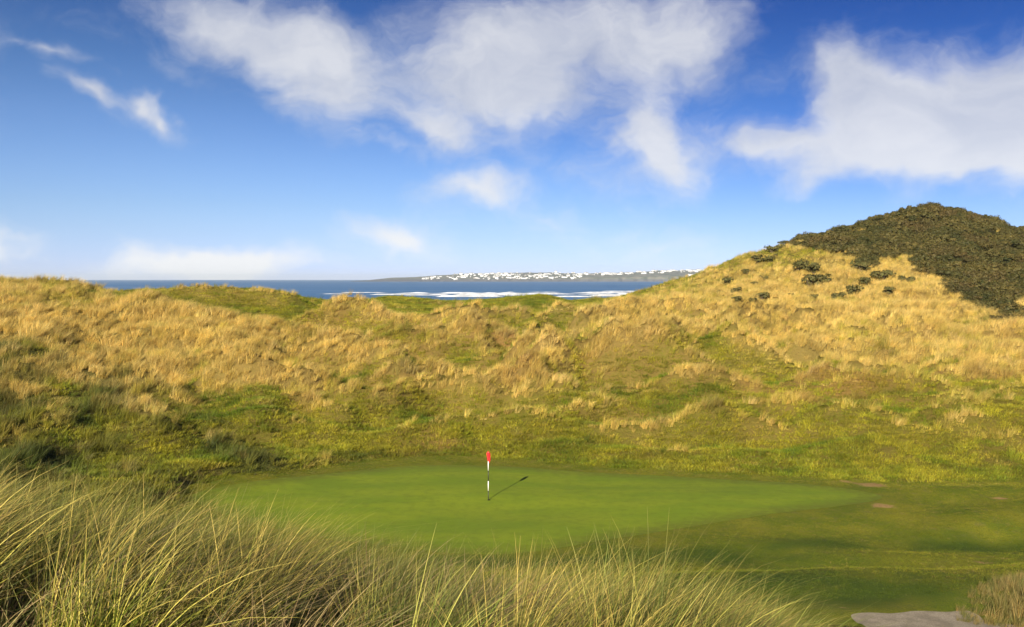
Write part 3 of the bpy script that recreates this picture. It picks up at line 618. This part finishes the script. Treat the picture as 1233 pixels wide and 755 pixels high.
def sample_field(n_try, d0, d1, smax, power=1.0):
    u = RNG.uniform(0, 1, n_try); dd = np.sqrt(d0**2 + u*(d1**2-d0**2)); s = RNG.uniform(-smax, smax, n_try)
    return s*dd, dd
def dune_grass():
    x, y = sample_field(520000, 27, 215, .72)
    keep = RNG.uniform(0, 1, len(x)) < np.clip(62/y, .12, 1)**1.1
    x, y = x[keep], y[keep]
    k = ~in_poly(x, y, MOWN) | (dist_poly(x, y, MOWN) < .22); x, y = x[k], y[k]
    z = height(x, y); Z = zones(x, y); k = ~in_scrub(x, y, z) & (y < 200); x, y, z, Z = x[k], y[k], z[k], Z[k]
    for bx, by, br in BUSH_SPOTS:
        k = np.hypot(x-bx, y-by) > br; x, y, z, Z = x[k], y[k], z[k], Z[k]
    n = len(x); fade = np.clip(y/60, .8, 2.0)**.35
    n1, n2, rdg = relief(x, y); rg = ridge_w(x, y); low = sstep(74, 56, y)
    pn = fbm(x/3.1, y/3.1, 3)*.7 + fbm(x/11+4, y/11, 2)*.4; jit = RNG.normal(0, .13, n)
    rg, hol = ridge_w(x, y, True)
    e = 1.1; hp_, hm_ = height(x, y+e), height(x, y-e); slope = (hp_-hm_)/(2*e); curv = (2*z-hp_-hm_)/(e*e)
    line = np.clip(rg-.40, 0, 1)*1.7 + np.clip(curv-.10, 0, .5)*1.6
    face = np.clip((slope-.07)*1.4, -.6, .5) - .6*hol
    cen = np.exp(-((x/y-.02)/.24)**2)*sstep(60, 75, y) + .7*sstep(.12, .3, x/y)*sstep(100, 85, y); S = Z[:, 0] - .05 - .17*cen + pn*.72 + n1*.12 + line*.8 + face*.55 - .10*low
    straw = np.clip(S + jit - .08, 0, 1)
    dark = np.clip(Z[:, 1]*1.3 + fbm(x/3.4+9, y/3.4, 2)*1.4 - .48, 0, 1); rus = np.clip(Z[:, 2]*1.1 + fbm(x/4+31, y/3, 3)*1.4 - .38, 0, 1)
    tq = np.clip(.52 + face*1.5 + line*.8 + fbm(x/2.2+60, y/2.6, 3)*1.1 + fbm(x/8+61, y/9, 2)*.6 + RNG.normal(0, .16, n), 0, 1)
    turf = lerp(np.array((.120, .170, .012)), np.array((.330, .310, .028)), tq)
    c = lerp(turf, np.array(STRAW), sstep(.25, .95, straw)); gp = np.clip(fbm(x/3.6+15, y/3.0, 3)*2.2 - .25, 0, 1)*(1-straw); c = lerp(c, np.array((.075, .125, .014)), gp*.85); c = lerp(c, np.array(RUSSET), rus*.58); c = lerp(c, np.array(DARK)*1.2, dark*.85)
    pale = np.clip(fbm(x/2.4+90, y/2.8, 2)*1.4 + .15 + RNG.normal(0, .25, n), 0, 1)*sstep(.4, .9, straw); c = lerp(c, np.array((.68, .53, .22)), pale*.6)
    spot = (fbm(x/1.1+77, y/1.3, 2) > .42) & (y > 95) & (x > 25) & (Z[:, 0] > .5)
    c[spot] = c[spot]*.35 + np.array((.05, .045, .015))*.65
    c = c*(1 + RNG.normal(0, .15, n) + .5*fbm(x/1.2+40, y/1.4, 2))[:, None]*(1+fbm(x/6, y/6+20, 2)*.22)[:, None]; c = np.clip(c, .01, .9)
    tall = (S + dark*.45) > RNG.uniform(.50, .86, n); tall |= RNG.uniform(0, 1, n) < .018 + .06*np.clip(Z[:, 0], 0, 1) + .25*np.clip(line-.5, 0, 1)
    gap = RNG.uniform(0, 1, n) < .45 + .6*sstep(-.15, .2, fbm(x/1.3, y/1.5, 2))
    P = np.stack([x, y, z], -1); rz = RNG.uniform(-.9, .9, n)
    for nm, sel, coll, lab, s0 in (('dune_grass', tall & gap, TALL, 'tall straw coloured marram grass blowing on the dunes', .80), ('rough_grass', ~tall, TURFY, 'short green and russet rough grass on the lower dunes', 1.15)):
        m = sel.sum(); q = RNG.uniform(.6, 1.25, m)*s0*fade[sel]
        if nm == 'dune_grass': q *= .72 + .4*dark[sel] + .12*np.clip(Z[sel, 0], 0, 1)
        cc = c[sel]*(.97 if nm == 'dune_grass' else 1.0)
        scatter(nm, P[sel], np.stack([np.zeros(m), np.zeros(m), rz[sel]], -1), np.stack([q, q, q*RNG.uniform(.8, 1.2, m)], -1), RNG.integers(0, 8, m), cc, coll, lab)
    # big single tussocks standing above the rest
    x, y = sample_field(34000, 34, 190, .72); z = height(x, y); Z = zones(x, y)
    k = ~in_scrub(x, y, z) & ~in_poly(x, y, MOWN) & (dist_poly(x, y, MOWN) > 1.2); x, y, z, Z = x[k], y[k], z[k], Z[k]
    for bx, by, br in BUSH_SPOTS:
        k = np.hypot(x-bx, y-by) > br+.4; x, y, z, Z = x[k], y[k], z[k], Z[k]
    S = Z[:, 0] - .05 - .22*np.exp(-((x/y-.02)/.24)**2)*sstep(60, 75, y) - .15*sstep(.12, .3, x/y)*sstep(100, 85, y) + .5*fbm(x/4+12, y/4, 2) + np.clip(ridge_w(x, y)-.5, 0, 1)*.5 - .2*sstep(74, 56, y); D = np.clip(Z[:, 1]*1.1 + 1.1*fbm(x/3+5, y/3, 2) - .25, 0, 1)
    k = (np.maximum(S, D*.9) > RNG.uniform(.50, 1.05, len(x))); x, y, z, Z, S, D = x[k], y[k], z[k], Z[k], S[k], D[k]; m = len(x)
    c = lerp(np.array((.34, .30, .06)), np.array((.66, .50, .17)), np.clip(S + RNG.normal(.1, .2, m), 0, 1)); c = lerp(c, np.array(DARK)*1.3, D*.8); c = lerp(c, np.array(RUSSET)*1.1, np.clip(Z[:, 2]+RNG.normal(-.2, .25, m), 0, .7))
    c *= (1 + RNG.normal(0, .16, m))[:, None]; q = (.38+.85*RNG.uniform(0, 1, m)**1.6)*(.8+.3*np.clip(S, 0, 1))
    scatter('tussock_grass', np.stack([x, y, z], -1), np.stack([0*x, 0*x, RNG.uniform(-.8, .8, m)], -1), np.stack([q*1.05, q*1.05, q*.92], -1), RNG.integers(0, 8, m), np.clip(c, .01, .9), TUSS, 'bushy straw tussocks standing above the dune grass')
    print('dune tufts', n, tall.sum(), m)
dune_grass()
def mown_grass():
    x, y = sample_field(90000, 22, 55, .68)
    k = in_poly(x, y, MOWN); x, y = x[k], y[k]
    g = in_poly(x, y, GREEN); dg = dist_poly(x, y, GREEN); k = (~g) | (dg < .12); x, y, dg = x[k], y[k], dg[k]
    k = ~(in_poly(x, y, PATH) & (dist_poly(x, y, PATH) > .12+.5*np.clip(fbm(x/.5, y/.5, 2)+.35, 0, 1))) & (RNG.uniform(0, 1, len(x)) > bare(x, y)*1.2); x, y, dg = x[k], y[k], dg[k]
    edge = sstep(3.2, 0, dist_poly(x, y, MOWN))
    z = np.array([on_ground(a, b) for a, b in zip(x, y)]) + .03
    q = np.clip(fbm(x/2.6, y/2.6, 3)*.9 + .35 + RNG.normal(0, .15, len(x)), 0, 1)
    c = lerp(np.array((.100, .135, .010)), np.array((.225, .21, .022)), q); c = lerp(c, np.array((.30, .23, .08)), (RNG.uniform(0, 1, len(x)) < .035+.10*edge)*.8)
    shd = bank_shade(x, y); c = lerp(c, np.array((.050, .085, .010)), shd*.85)  # tufts take the same painted bank shade in their colour
    n = len(x); s = (RNG.uniform(.5, 1.15, n)*sstep(0, 2.5, dg)*.8 + .25)*.6 + edge*.8*RNG.uniform(.2, 1.2, n)
    c *= (1 + RNG.normal(0, .12, n))[:, None]
    scatter('mown_grass', np.stack([x, y, z], -1), np.stack([0*x, 0*x, RNG.uniform(0, 6.28, n)], -1), np.stack([s*1.2, s*1.2, s], -1), RNG.integers(0, 6, n), np.clip(c, .01, .9), SHORT, 'short mown fringe grass around the green')
mown_grass()

MCOLS = [((.115, .150, .022), 4), ((.20, .205, .040), 4), ((.26, .27, .12), 1.5), ((.60, .48, .16), 7.5), ((.36, .24, .09), 1.6), ((.040, .062, .013), 4)]
FORE = variant_set('marram_clump', [tuft_mesh('marram_clump', 165, .20, .30, 1.18, .0060, .46, .48, 7, 400+i, MCOLS, M_BLADE, 0.0, True) for i in range(12)])
MATCOLS = [((.42, .32, .14), 5), ((.28, .19, .09), 3), ((.20, .20, .07), 3), ((.13, .15, .04), 2)]
MATTED = variant_set('matted_clump', [tuft_mesh('matted_clump', 150, .26, .35, .85, .006, .65, .95, 7, 500+i, MATCOLS, M_BLADE) for i in range(6)])
def foreground():
    x, y = sample_field(3000, 3.9, 17, .95)
    z = height(x, y); u = to_px(x, y, z)[0]
    dn = np.clip(np.where(u < 930, 1, np.where(u < 1040, .42, .35)), 0, 1)*np.where(y < 9, 1, .62)
    k = RNG.uniform(0, 1, len(x)) < dn*(.5+.75*sstep(-.25, .2, fbm(x/.9+14, y/.9, 2))); x, y, z, u = x[k], y[k], z[k], u[k]
    k = ~(in_poly(x, y, PATH)); x, y, z, u = x[k], y[k], z[k], u[k]
    n = len(x)
    crown = np.interp(u, [-400, 0, 100, 200, 300, 400, 480, 560, 620, 700, 800, 880, 950, 1100], [548, 574, 592, 616, 640, 660, 680, 698, 694, 674, 688, 712, 744, 755])
    s = np.clip((CAM_H-(crown-336)*y/FPX-z)/.86, .36, np.where(u > 930, .62, 1.0))*RNG.uniform(.72, 1.1, n)
    c = np.clip(1 + RNG.normal(0, .14, n) + fbm(x/1.5, y/1.5, 2)*.25, .6, 1.5)[:, None]*np.array([[1, 1, 1]])
    w = np.clip(.5 + fbm(x/1.1+8, y/1.1, 2)*1.1 + .06 + RNG.normal(0, .25, n), 0, 1); c = c*lerp(np.array((.46, .66, .42)), np.array((1.22, 1.08, .86)), w)
    scatter('marram_grass', np.stack([x, y, z], -1), np.stack([RNG.normal(0, .08, n), RNG.normal(.06, .08, n), RNG.uniform(-.7, .7, n)], -1), np.stack([s, s, s], -1), RNG.integers(0, 12, n), c, FORE, 'long windblown marram grass in the foreground')
    x, y = sample_field(760, 3.9, 12, .9); z = height(x, y); u = to_px(x, y, z)[0]
    k = (u < 960) & (fbm(x/1.2+3, y/1.2, 2) > -.12); x, y, z = x[k], y[k], z[k]; n = len(x); s = RNG.uniform(.7, 1.1, n)
    scatter('dead_grass', np.stack([x, y, z], -1), np.stack([0*x, 0*x, RNG.uniform(-1.1, 1.1, n)], -1), np.stack([s, s, s*.85], -1), RNG.integers(0, 6, n), np.ones((n, 3))*RNG.uniform(.75, 1.2, n)[:, None], MATTED, 'matted dead straw grass among the foreground marram')
    # rough bank beside the path, bottom right
    bx = RNG.uniform(10, 22, 3800); by = RNG.uniform(14, 28, 3800)
    bank = np.array([HP_(1150, 752), HP_(1150, 737), HP_(1172, 714), HP_(1200, 700), HP_(1240, 690), HP_(1330, 686), (22, 20), (15, 14), (11.6, 16), (11.6, 19)])
    k = in_poly(bx, by, bank); bx, by = bx[k], by[k]; bz = height(bx, by); n = len(bx)
    s = RNG.uniform(.5, .95, n)*sstep(0, 1.6, dist_poly(bx, by, bank))*.6+.25
    q = np.clip(RNG.normal(.45, .3, n), 0, 1)
    scatter('bank_grass', np.stack([bx, by, bz], -1), np.stack([0*bx, 0*bx, RNG.uniform(-1.5, 1.5, n)], -1), np.stack([s, s, s], -1), RNG.integers(0, 8, n), lerp(np.array((.11, .13, .03)), np.array((.34, .25, .10)), q), TALL, 'rough grass bank beside the gravel path')
foreground()

# ------------------------------------------------------------------ scrub on the hill (stuff) and single gorse bushes (things)
def bush_mesh(name, n, seed, mat, rx=1.0, rz=.75, leaf=.16):
    R = np.random.default_rng(seed); VV = []; FF = []; CC = []
    lob = [(R.uniform(-.6, .6)*rx, R.uniform(-.6, .6)*rx, R.uniform(.0, .6)*rz, R.uniform(.22, .55)) for _ in range(9)]
    for i in range(n):
        cx, cy, czz, cr = lob[R.integers(len(lob))]
        v = R.normal(size=3); v /= np.linalg.norm(v); v[2] = abs(v[2])*.9 if R.uniform() < .8 else v[2]
        rr = cr*R.uniform(.62, 1.08); p = np.array((cx, cy, czz)) + v*rr*np.array((1, 1, .85)); p[2] = max(p[2], -.1)
        t1 = np.cross(v, R.normal(size=3)); t1 /= np.linalg.norm(t1)+1e-9; t2 = np.cross(v, t1) + v*R.normal(0, .28); L = leaf*R.uniform(.6, 1.4); b = len(VV)
        for q in (-t1*L*.5, t2*L*.9, t1*L*.5, -t2*L*.6): VV.append(p+q)
        FF.append((b, b+1, b+2, b+3)); cc = R.uniform(.78, 1.22)*np.array((R.uniform(.9, 1.15), 1, R.uniform(.8, 1.1))); CC += [(*cc, 1)]*4
    me = fast_mesh(name, np.array(VV), np.array(FF)); set_attr(me, 'bvar', 'FLOAT_COLOR', 'POINT', np.array(CC)); me.materials.append(mat); return me
BUSH = variant_set('scrub_clump', [bush_mesh('scrub_clump', 950, 600+i, M_LEAF, leaf=.085) for i in range(8)])
def scrub():
    y = RNG.uniform(108, 225, 60000); x = RNG.uniform(40, 150, 60000)
    z = height(x, y); inn = in_scrub(x, y, z); stray = in_scrub(x, y, z, 3.2) & ~inn & (RNG.uniform(0, 1, len(x)) < .16*sstep(-.1, .3, fbm(x/3, y/3, 2))); k = inn | stray; x, y, z, stray = x[k], y[k], z[k], stray[k]
    k = (x/y < .75); x, y, z, stray = x[k], y[k], z[k], stray[k]
    gap = fbm(x/4+2, y/4, 3) > -.34 + .25*sstep(165, 130, y); gap |= stray; x, y, z, stray = x[gap], y[gap], z[gap], stray[gap]
    k = RNG.uniform(0, 1, len(x)) < .42; x, y, z, stray = x[k], y[k], z[k], stray[k]; n = len(x)
    q = np.clip(.5+fbm(x/5, y/5, 3)*.9+RNG.normal(0, .2, n), 0, 1)
    c = lerp(np.array((.038, .045, .012)), np.array((.108, .090, .025)), q); rb = np.clip(fbm(x/7+50, y/7, 2)*1.5-.1, 0, .55); c = lerp(c, np.array((.10, .066, .024)), rb)
    s = RNG.uniform(.6, 1.9, n)*(1+.6*fbm(x/5, y/5, 2))*np.where(stray, .5, 1)
    scatter('scrub', np.stack([x, y, z], -1), np.stack([0*x, 0*x, RNG.uniform(0, 6.28, n)], -1), np.stack([s, s, s*RNG.uniform(.7, 1.15, n)], -1), RNG.integers(0, 8, n), c, BUSH, 'dense dark scrub covering the hilltop')
    print('scrub', n)
scrub()
def object_leaf_material():
    m, nt, out = new_mat('gorse_leaf'); t = NT(nt); bc = t.attr('bvar').outputs['Color']
    finish(t, out, t.mix(1.0, (.080, .076, .024), bc, 'MULTIPLY'), .65, None, .15); return m
M_GORSE = object_leaf_material(); M_STEM = plain('gorse_stem', (.10, .075, .05), .9, .1, .3, 20)
bush_meshes = [bush_mesh('foliage', 360, 700+i, M_GORSE, leaf=.15) for i in range(5)]
def stem_mesh():
    bm = bmesh.new(); R = random.Random(5)
    for i in range(5):
        a = R.uniform(0, 6.28); p0 = Vector((.08*math.cos(a), .08*math.sin(a), -.25)); p1 = Vector((.4*math.cos(a), .4*math.sin(a), .4))
        ax = (p1-p0); m = Matrix.Translation((p0+p1)/2) @ ax.to_track_quat('Z', 'Y').to_matrix().to_4x4()
        bmesh.ops.create_cone(bm, cap_ends=True, segments=6, radius1=.05, radius2=.02, depth=ax.length, matrix=m)
    me = bpy.data.meshes.new('stem'); bm.to_mesh(me); bm.free(); me.materials.append(M_STEM); return me
STEM = stem_mesh()
for i, (px, py, wpx, lab) in enumerate(BUSHES):
    g = ground_at(px, py + wpx*.25); s = wpx/FPX*g[1]/1.45
    r = bpy.data.objects.new('gorse_bush', None); COL.objects.link(r); r.location = (g[0], g[1], g[2]+.22*s); r.rotation_euler = (0, 0, i*1.7); r.scale = (s*random.uniform(.85, 1.3), s, s*random.uniform(.85, 1.25)); r.empty_display_size = .3
    tag(r, lab, 'bush', GB)
    f = bpy.data.objects.new('foliage', bush_meshes[i % 5]); COL.objects.link(f); f.parent = r
    st = bpy.data.objects.new('stem', STEM); COL.objects.link(st); st.parent = r

# ------------------------------------------------------------------ sea, surf, far headland and town
SEA_Z = -4.0
def sea_material():
    m, nt, out = new_mat('sea_water'); t = NT(nt); p = t.pos()
    n1 = t.noise(t.stretch(p, (.012, .05, 1)), 1, 6, .65); n2 = t.noise(t.stretch(p, (.0016, .008, 1)), 1, 4, .6)
    c = t.mix(t.maprange(n2, .35, .65), (.055, .150, .31), (.080, .19, .37))
    c = t.mix(t.math('MULTIPLY', t.maprange(n1, .5, .72), .45), c, (.09, .21, .37))
    foam = t.maprange(t.noise(t.stretch(p, (.02, .06, 1)), 1, 7, .7), .67, .72)
    c = t.mix(t.math('MULTIPLY', foam, .8), c, (.7, .74, .78))
    finish(t, out, c, .55, t.bump(t.noise(t.stretch(p, (.05, .12, 1)), 1, 5, .6), 1.0, 2.5), .12); return m
me = fast_mesh('sea', np.array([(-14500, -800, SEA_Z), (14500, -800, SEA_Z), (14500, 15000, SEA_Z), (-14500, 15000, SEA_Z)]), np.array([(0, 1, 2, 3)])); me.materials.append(sea_material())
sea = bpy.data.objects.new('sea', me); COL.objects.link(sea); tag(sea, 'deep blue open sea', kind='structure')
M_FOAM = plain('sea_foam', (.68, .71, .74), .8, .1, .22, .12)
def surf():
    VV = []; FF = []; R = random.Random(21)
    def roller(px0, px1, d, hmax, depth):
        x0, x1 = ray(px0, 340).x*d, ray(px1, 340).x*d; n = max(8, int((x1-x0)/2.5)); b = len(VV)
        for i in range(n+1):
            s = i/n; x = x0+(x1-x0)*s; e = min(1, s*6, (1-s)*6); j = fbm(np.array([x/30.0]), np.array([d/7.0]), 3)[0]
            j2 = fbm(np.array([x/9.0+4]), np.array([d/3.0]), 3)[0]
            brk = min(1, max(0, .95+1.3*j+.5*j2)); h = max(-.3, hmax*e*brk*.75 - .25); w = depth*e*.27*brk; y = d + 14*fbm(np.array([x/160.0]), np.array([d*1.0]), 2)[0]
            VV.extend([(x, y-w, SEA_Z+.05), (x, y-w*.3, SEA_Z+h*.7), (x, y, SEA_Z+h), (x, y+1.5+w*.5, SEA_Z+.05)])
            if i: o = b+4*i; FF.extend([(o-4+k, o+k, o+1+k, o-3+k) for k in range(3)])
    for a in ((380, 425, 830, 1.0, 14), (405, 470, 905, 1.2, 14), (470, 640, 860, 2.2, 26), (480, 650, 760, 2.4, 30), (520, 610, 700, 2.2, 24), (560, 700, 810, 2.0, 26), (680, 860, 880, 2.2, 26), (690, 900, 800, 2.6, 30),
              (700, 860, 720, 2.4, 24), (720, 780, 990, 1.4, 10), (800, 900, 960, 2.2, 16), (650, 720, 690, 1.6, 14), (600, 680, 930, 1.2, 12), (440, 520, 790, 1.6, 18)):
        roller(*a)
    o = mesh_obj('surf', VV, FF, M_FOAM, None, True); tag(o, 'white breaking surf rolling in towards the beach', kind='stuff')
surf()
HP = [(415, 339.5), (445, 337.6), (470, 334.6), (500, 333.8), (530, 331.5), (560, 329.6), (600, 328.6), (660, 328), (700, 329.3), (740, 328.6), (790, 326), (830, 324.8), (870, 324), (920, 322.5), (1000, 322), (1150, 324), (1350, 330), (1600, 336)]
HZ0 = 336.0
def headland_h(px, tt):
    """px along the coast, tt 0..1 from shore to crest and 1..1.4 down the back"""
    py = np.interp(px, [a for a, b in HP], [b for a, b in HP]); top = (339.2-py)/FPX*5400
    cl = np.where(px < 690, .28, .42)
    prof = np.where(tt < .06, tt/.06*cl, np.where(tt < 1, cl+(1-cl)*((tt-.06)/.94)**.9, np.clip(1-(tt-1)/.4, 0, 1)))
    return np.maximum(top, 0)*prof*(1+.10*fbm(px/14, tt*3, 3))
hp = np.linspace(415, 1600, 420); ht = np.concatenate([np.linspace(0, .1, 8), np.linspace(.12, 1.4, 26)])
HXY = np.array([[(ray(p, 338).x*(4800+t_*850), 4800+t_*850) for p in hp] for t_ in ht])
jag = fbm(hp/9, hp*0+3, 4)*60
PXg, TTg = np.meshgrid(hp, ht); HZg = SEA_Z - .6 + headland_h(PXg, TTg)
HV = np.stack([HXY[..., 0], HXY[..., 1]+jag[None, :], HZg], -1).reshape(-1, 3)
m_h, nt, out = new_mat('headland_turf'); t = NT(nt); p = t.pos(); n = t.noise(p, .02, 6, .65); n2 = t.noise(p, .09, 4, .6)
sepz = t.node('ShaderNodeSeparateXYZ'); t.L.new(p, sepz.inputs[0])
c = t.mix(t.maprange(n, .38, .62), (.10, .12, .09), (.22, .21, .17)); c = t.mix(t.maprange(sepz.outputs[2], 4, 14), t.mix(n2, (.07, .08, .10), (.16, .16, .17)), c)
finish(t, out, c, .95, None, .05)
me = fast_mesh('headland', HV, grid_faces(len(ht), len(hp))); me.materials.append(m_h); me.polygons.foreach_set('use_smooth', np.ones(len(me.polygons), bool))
ho = bpy.data.objects.new('headland', me); COL.objects.link(ho); tag(ho, 'low rocky headland across the bay', kind='structure')
_hb = BVHTree.FromPolygons(HV.tolist(), grid_faces(len(ht), len(hp)).tolist())
M_RENDER = plain('white_render', (.72, .73, .74), .8, .2, .06, .05); M_SLATE = plain('slate_roof', (.16, .17, .19), .8, .2, .2, .05); M_WIN = plain('window_dark', (.05, .06, .07), .2, .5); M_STONE = plain('pale_stone', (.45, .42, .37), .9, .1, .15, .1)
def house_mesh(name, w, dp, h, rh, wall, chim=True):
    """gabled building, front to -y, with window bands and chimneys"""
    bm = bmesh.new(); mats = [wall, M_SLATE, M_WIN]
    def box(x0, x1, y0, y1, z0, z1, mi):
        v = [bm.verts.new(q) for q in ((x0, y0, z0), (x1, y0, z0), (x1, y1, z0), (x0, y1, z0), (x0, y0, z1), (x1, y0, z1), (x1, y1, z1), (x0, y1, z1))]
        for f in ((0, 1, 5, 4), (1, 2, 6, 5), (2, 3, 7, 6), (3, 0, 4, 7), (4, 5, 6, 7), (3, 2, 1, 0)): bm.faces.new([v[k] for k in f]).material_index = mi
    a, b = w/2, dp/2; box(-a, a, -b, b, -6, h, 0)
    e = .3; v = [bm.verts.new(q) for q in ((-a-e, -b-e, h+.02), (a+e, -b-e, h+.02), (a+e, b+e, h+.02), (-a-e, b+e, h+.02), (-a-e, 0, h+rh), (a+e, 0, h+rh))]
    for f, mi in (((0, 1, 5, 4), 1), ((2, 3, 4, 5), 1), ((1, 2, 5), 0), ((3, 0, 4), 0), ((3, 2, 1, 0), 1)): bm.faces.new([v[k] for k in f]).material_index = mi
    nw = max(2, int(w/3.2)); fl = max(1, int(h/2.9))
    for k in range(nw):
        for l in range(fl):
            cx = -a+(k+.5)*w/nw; z0 = .9+l*2.9; box(cx-.5, cx+.5, -b-.06, -b+.02, z0, z0+1.3, 2)
    if chim:
        for sx in (-1, 1): box(sx*(a-.9)-.5, sx*(a-.9)+.5, -.4, .4, h+rh*.55, h+rh+1.1, 0)
    me = bpy.data.meshes.new(name); bm.to_mesh(me); bm.free()
    for m in mats: me.materials.append(m)
    return me
kinds = [('house', [house_mesh('house', 11, 8, 5.6, 2.6, M_RENDER), house_mesh('house', 9, 8, 5.2, 2.9, M_RENDER), house_mesh('house', 14, 9, 4.0, 2.6, M_RENDER), house_mesh('house', 10, 8, 5.5, 2.7, M_STONE)], 'small gabled house in the white town across the bay', 'houses of the far seaside town', 250),
         ('terrace', [house_mesh('terrace', 34, 10, 7.5, 2.6, M_RENDER), house_mesh('terrace', 24, 9, 6.4, 2.4, M_RENDER), house_mesh('terrace', 44, 11, 8.6, 2.6, M_RENDER)], 'long white terrace with grey roof in the town across the bay', 'terraces of the far seaside town', 120),
         ('hotel', [house_mesh('hotel', 30, 14, 12.5, 3.5, M_RENDER), house_mesh('hotel', 22, 14, 14.5, 4, M_RENDER)], 'tall white seafront block in the town across the bay', 'taller blocks of the far seaside town', 16)]
def town():
    R = random.Random(4); used = []
    for name, meshes, label, group, count in kinds:
        k = 0; tries = 0
        while k < count and tries < 20000:
            tries += 1
            u = R.random()
            px = R.uniform(508, 700) if u < .55 else R.uniform(690, 905)
            if px < 700: tt = .05+.95*R.random()**1.1
            else: tt = R.uniform(.5, 1.0) if R.random() < .85 else R.uniform(.08, .2) if px > 810 else .9
            if px < 540 and tt > .6: continue
            d = 4800+tt*850; x = ray(px, 338).x*d; yy = d + np.interp(px, hp, jag)
            h = _hb.ray_cast(Vector((x, yy, 300)), Vector((0, 0, -1)))
            if h[0] is None or h[0].z < SEA_Z+3: continue
            wd_ = {'house': 13, 'terrace': 34, 'hotel': 28}[name]
            if any(abs(x-a)*2 < (wd_+c_)*.55 and abs(yy-b) < 16 for a, b, c_ in used): continue
            used.append((x, yy, wd_))
            o = bpy.data.objects.new(name, meshes[R.randrange(len(meshes))]); COL.objects.link(o)
            o.location = (x, yy, h[0].z); o.rotation_euler = (0, 0, R.gauss(-.18, .25)); o.scale = (.62, .62, R.uniform(.6, .85)); tag(o, label, name if name != 'terrace' else 'terrace', group); k += 1
        print(name, k)
town()

# ------------------------------------------------------------------ sea air (haze)
def sea_air():
    bm = bmesh.new(); bmesh.ops.create_cube(bm, size=1.0)
    for v in bm.verts: v.co = Vector((v.co.x*30000, 15500 if v.co.y > 0 else -850, 75 if v.co.z > 0 else -16))
    me = bpy.data.meshes.new('haze'); bm.to_mesh(me); bm.free()
    m, nt, out = new_mat('haze_air'); v = nt.nodes.new('ShaderNodeVolumePrincipled'); v.inputs['Color'].default_value = (.76, .88, 1.0, 1); v.inputs['Density'].default_value = HAZE; v.inputs['Anisotropy'].default_value = .0
    nt.links.new(v.outputs[0], out.inputs['Volume']); me.materials.append(m)
    o = bpy.data.objects.new('haze', me); COL.objects.link(o); tag(o, 'thin bluish sea haze over the bay', kind='stuff')
HAZE = 6e-5
sea_air()

# ------------------------------------------------------------------ flagstick
def flagstick():
    fx, fy = flat_pt(588, 603); fz = on_ground(fx, fy)+.024
    r = bpy.data.objects.new('flagstick', None); COL.objects.link(r); r.location = (fx, fy, fz); r.empty_display_size = .2
    tag(r, 'red flag hanging limp on a black and white banded pole in the green', 'flagstick')
    white = plain('pole_white', (.82, .82, .80), .35, .5); black = plain('pole_black', (.03, .03, .03), .4, .5)
    m_f, nt, out = new_mat('flag_cloth'); t = NT(nt); finish(t, out, t.mix(t.maprange(t.noise(t.pos(), 9, 4), .35, .65), (.62, .020, .022), (.74, .045, .05)), .75, None, .2)
    def tube(name, z0, z1, rad, mat, segs=14):
        bm = bmesh.new(); bmesh.ops.create_cone(bm, cap_ends=True, segments=segs, radius1=rad, radius2=rad*.96, depth=z1-z0, matrix=Matrix.Translation((0, 0, (z0+z1)/2)))
        for f in bm.faces: f.smooth = len(f.verts) == 4
        me = bpy.data.meshes.new(name); bm.to_mesh(me); bm.free(); me.materials.append(mat); o = bpy.data.objects.new(name, me); COL.objects.link(o); o.parent = r; return o
    tube('ferrule', -.05, .42, .018, black)
    tube('band', .42, .86, .021, white); tube('band', .86, 1.34, .019, black); tube('band', 1.34, 1.80, .021, white); tube('band', 1.80, 2.17, .022, white)
    bm = bmesh.new(); bmesh.ops.create_uvsphere(bm, u_segments=12, v_segments=8, radius=.032, matrix=Matrix.Translation((0, 0, 2.19)))
    me = bpy.data.meshes.new('finial'); bm.to_mesh(me); bm.free(); me.materials.append(m_f); o = bpy.data.objects.new('finial', me); COL.objects.link(o); o.parent = r
    # limp cloth: gathered round the pole, hanging in folds
    VV = []; FF = []; nu, nv = 26, 14
    for j in range(nv+1):
        v = j/nv; z = 2.16 - v*.44
        for i in range(nu):
            a = i/nu*6.283; rad = .055 + .045*math.sin(math.pi*min(1, .15+v*.85)**.8) + .018*math.sin(3*a+v*2) + .010*math.sin(7*a+1)
            rad *= (1 - .35*max(0, v-.8)/.2)
            VV.append((rad*.68*math.cos(a)*1.15+.022*v, rad*.68*math.sin(a)*.8, z - .035*math.sin(a*1.0+.5)*v))
    for j in range(nv):
        for i in range(nu): FF.append((j*nu+i, j*nu+(i+1) % nu, (j+1)*nu+(i+1) % nu, (j+1)*nu+i))
    FF.append(tuple(range(nu)))
    fl = mesh_obj('flag', VV, FF, m_f, r, True)
    # the hole and its pale liner
    bm = bmesh.new(); bmesh.ops.create_circle(bm, cap_ends=True, segments=24, radius=.075)
    me = bpy.data.meshes.new('hole'); bm.to_mesh(me); bm.free(); me.materials.append(plain('hole_dark', (.015, .013, .01), .9, .1))
    h = bpy.data.objects.new('hole', me); COL.objects.link(h); h.location = (fx+.03, fy-.01, fz+.006); tag(h, 'small dark cup hole in the green at the foot of the flagstick', 'hole')
flagstick()
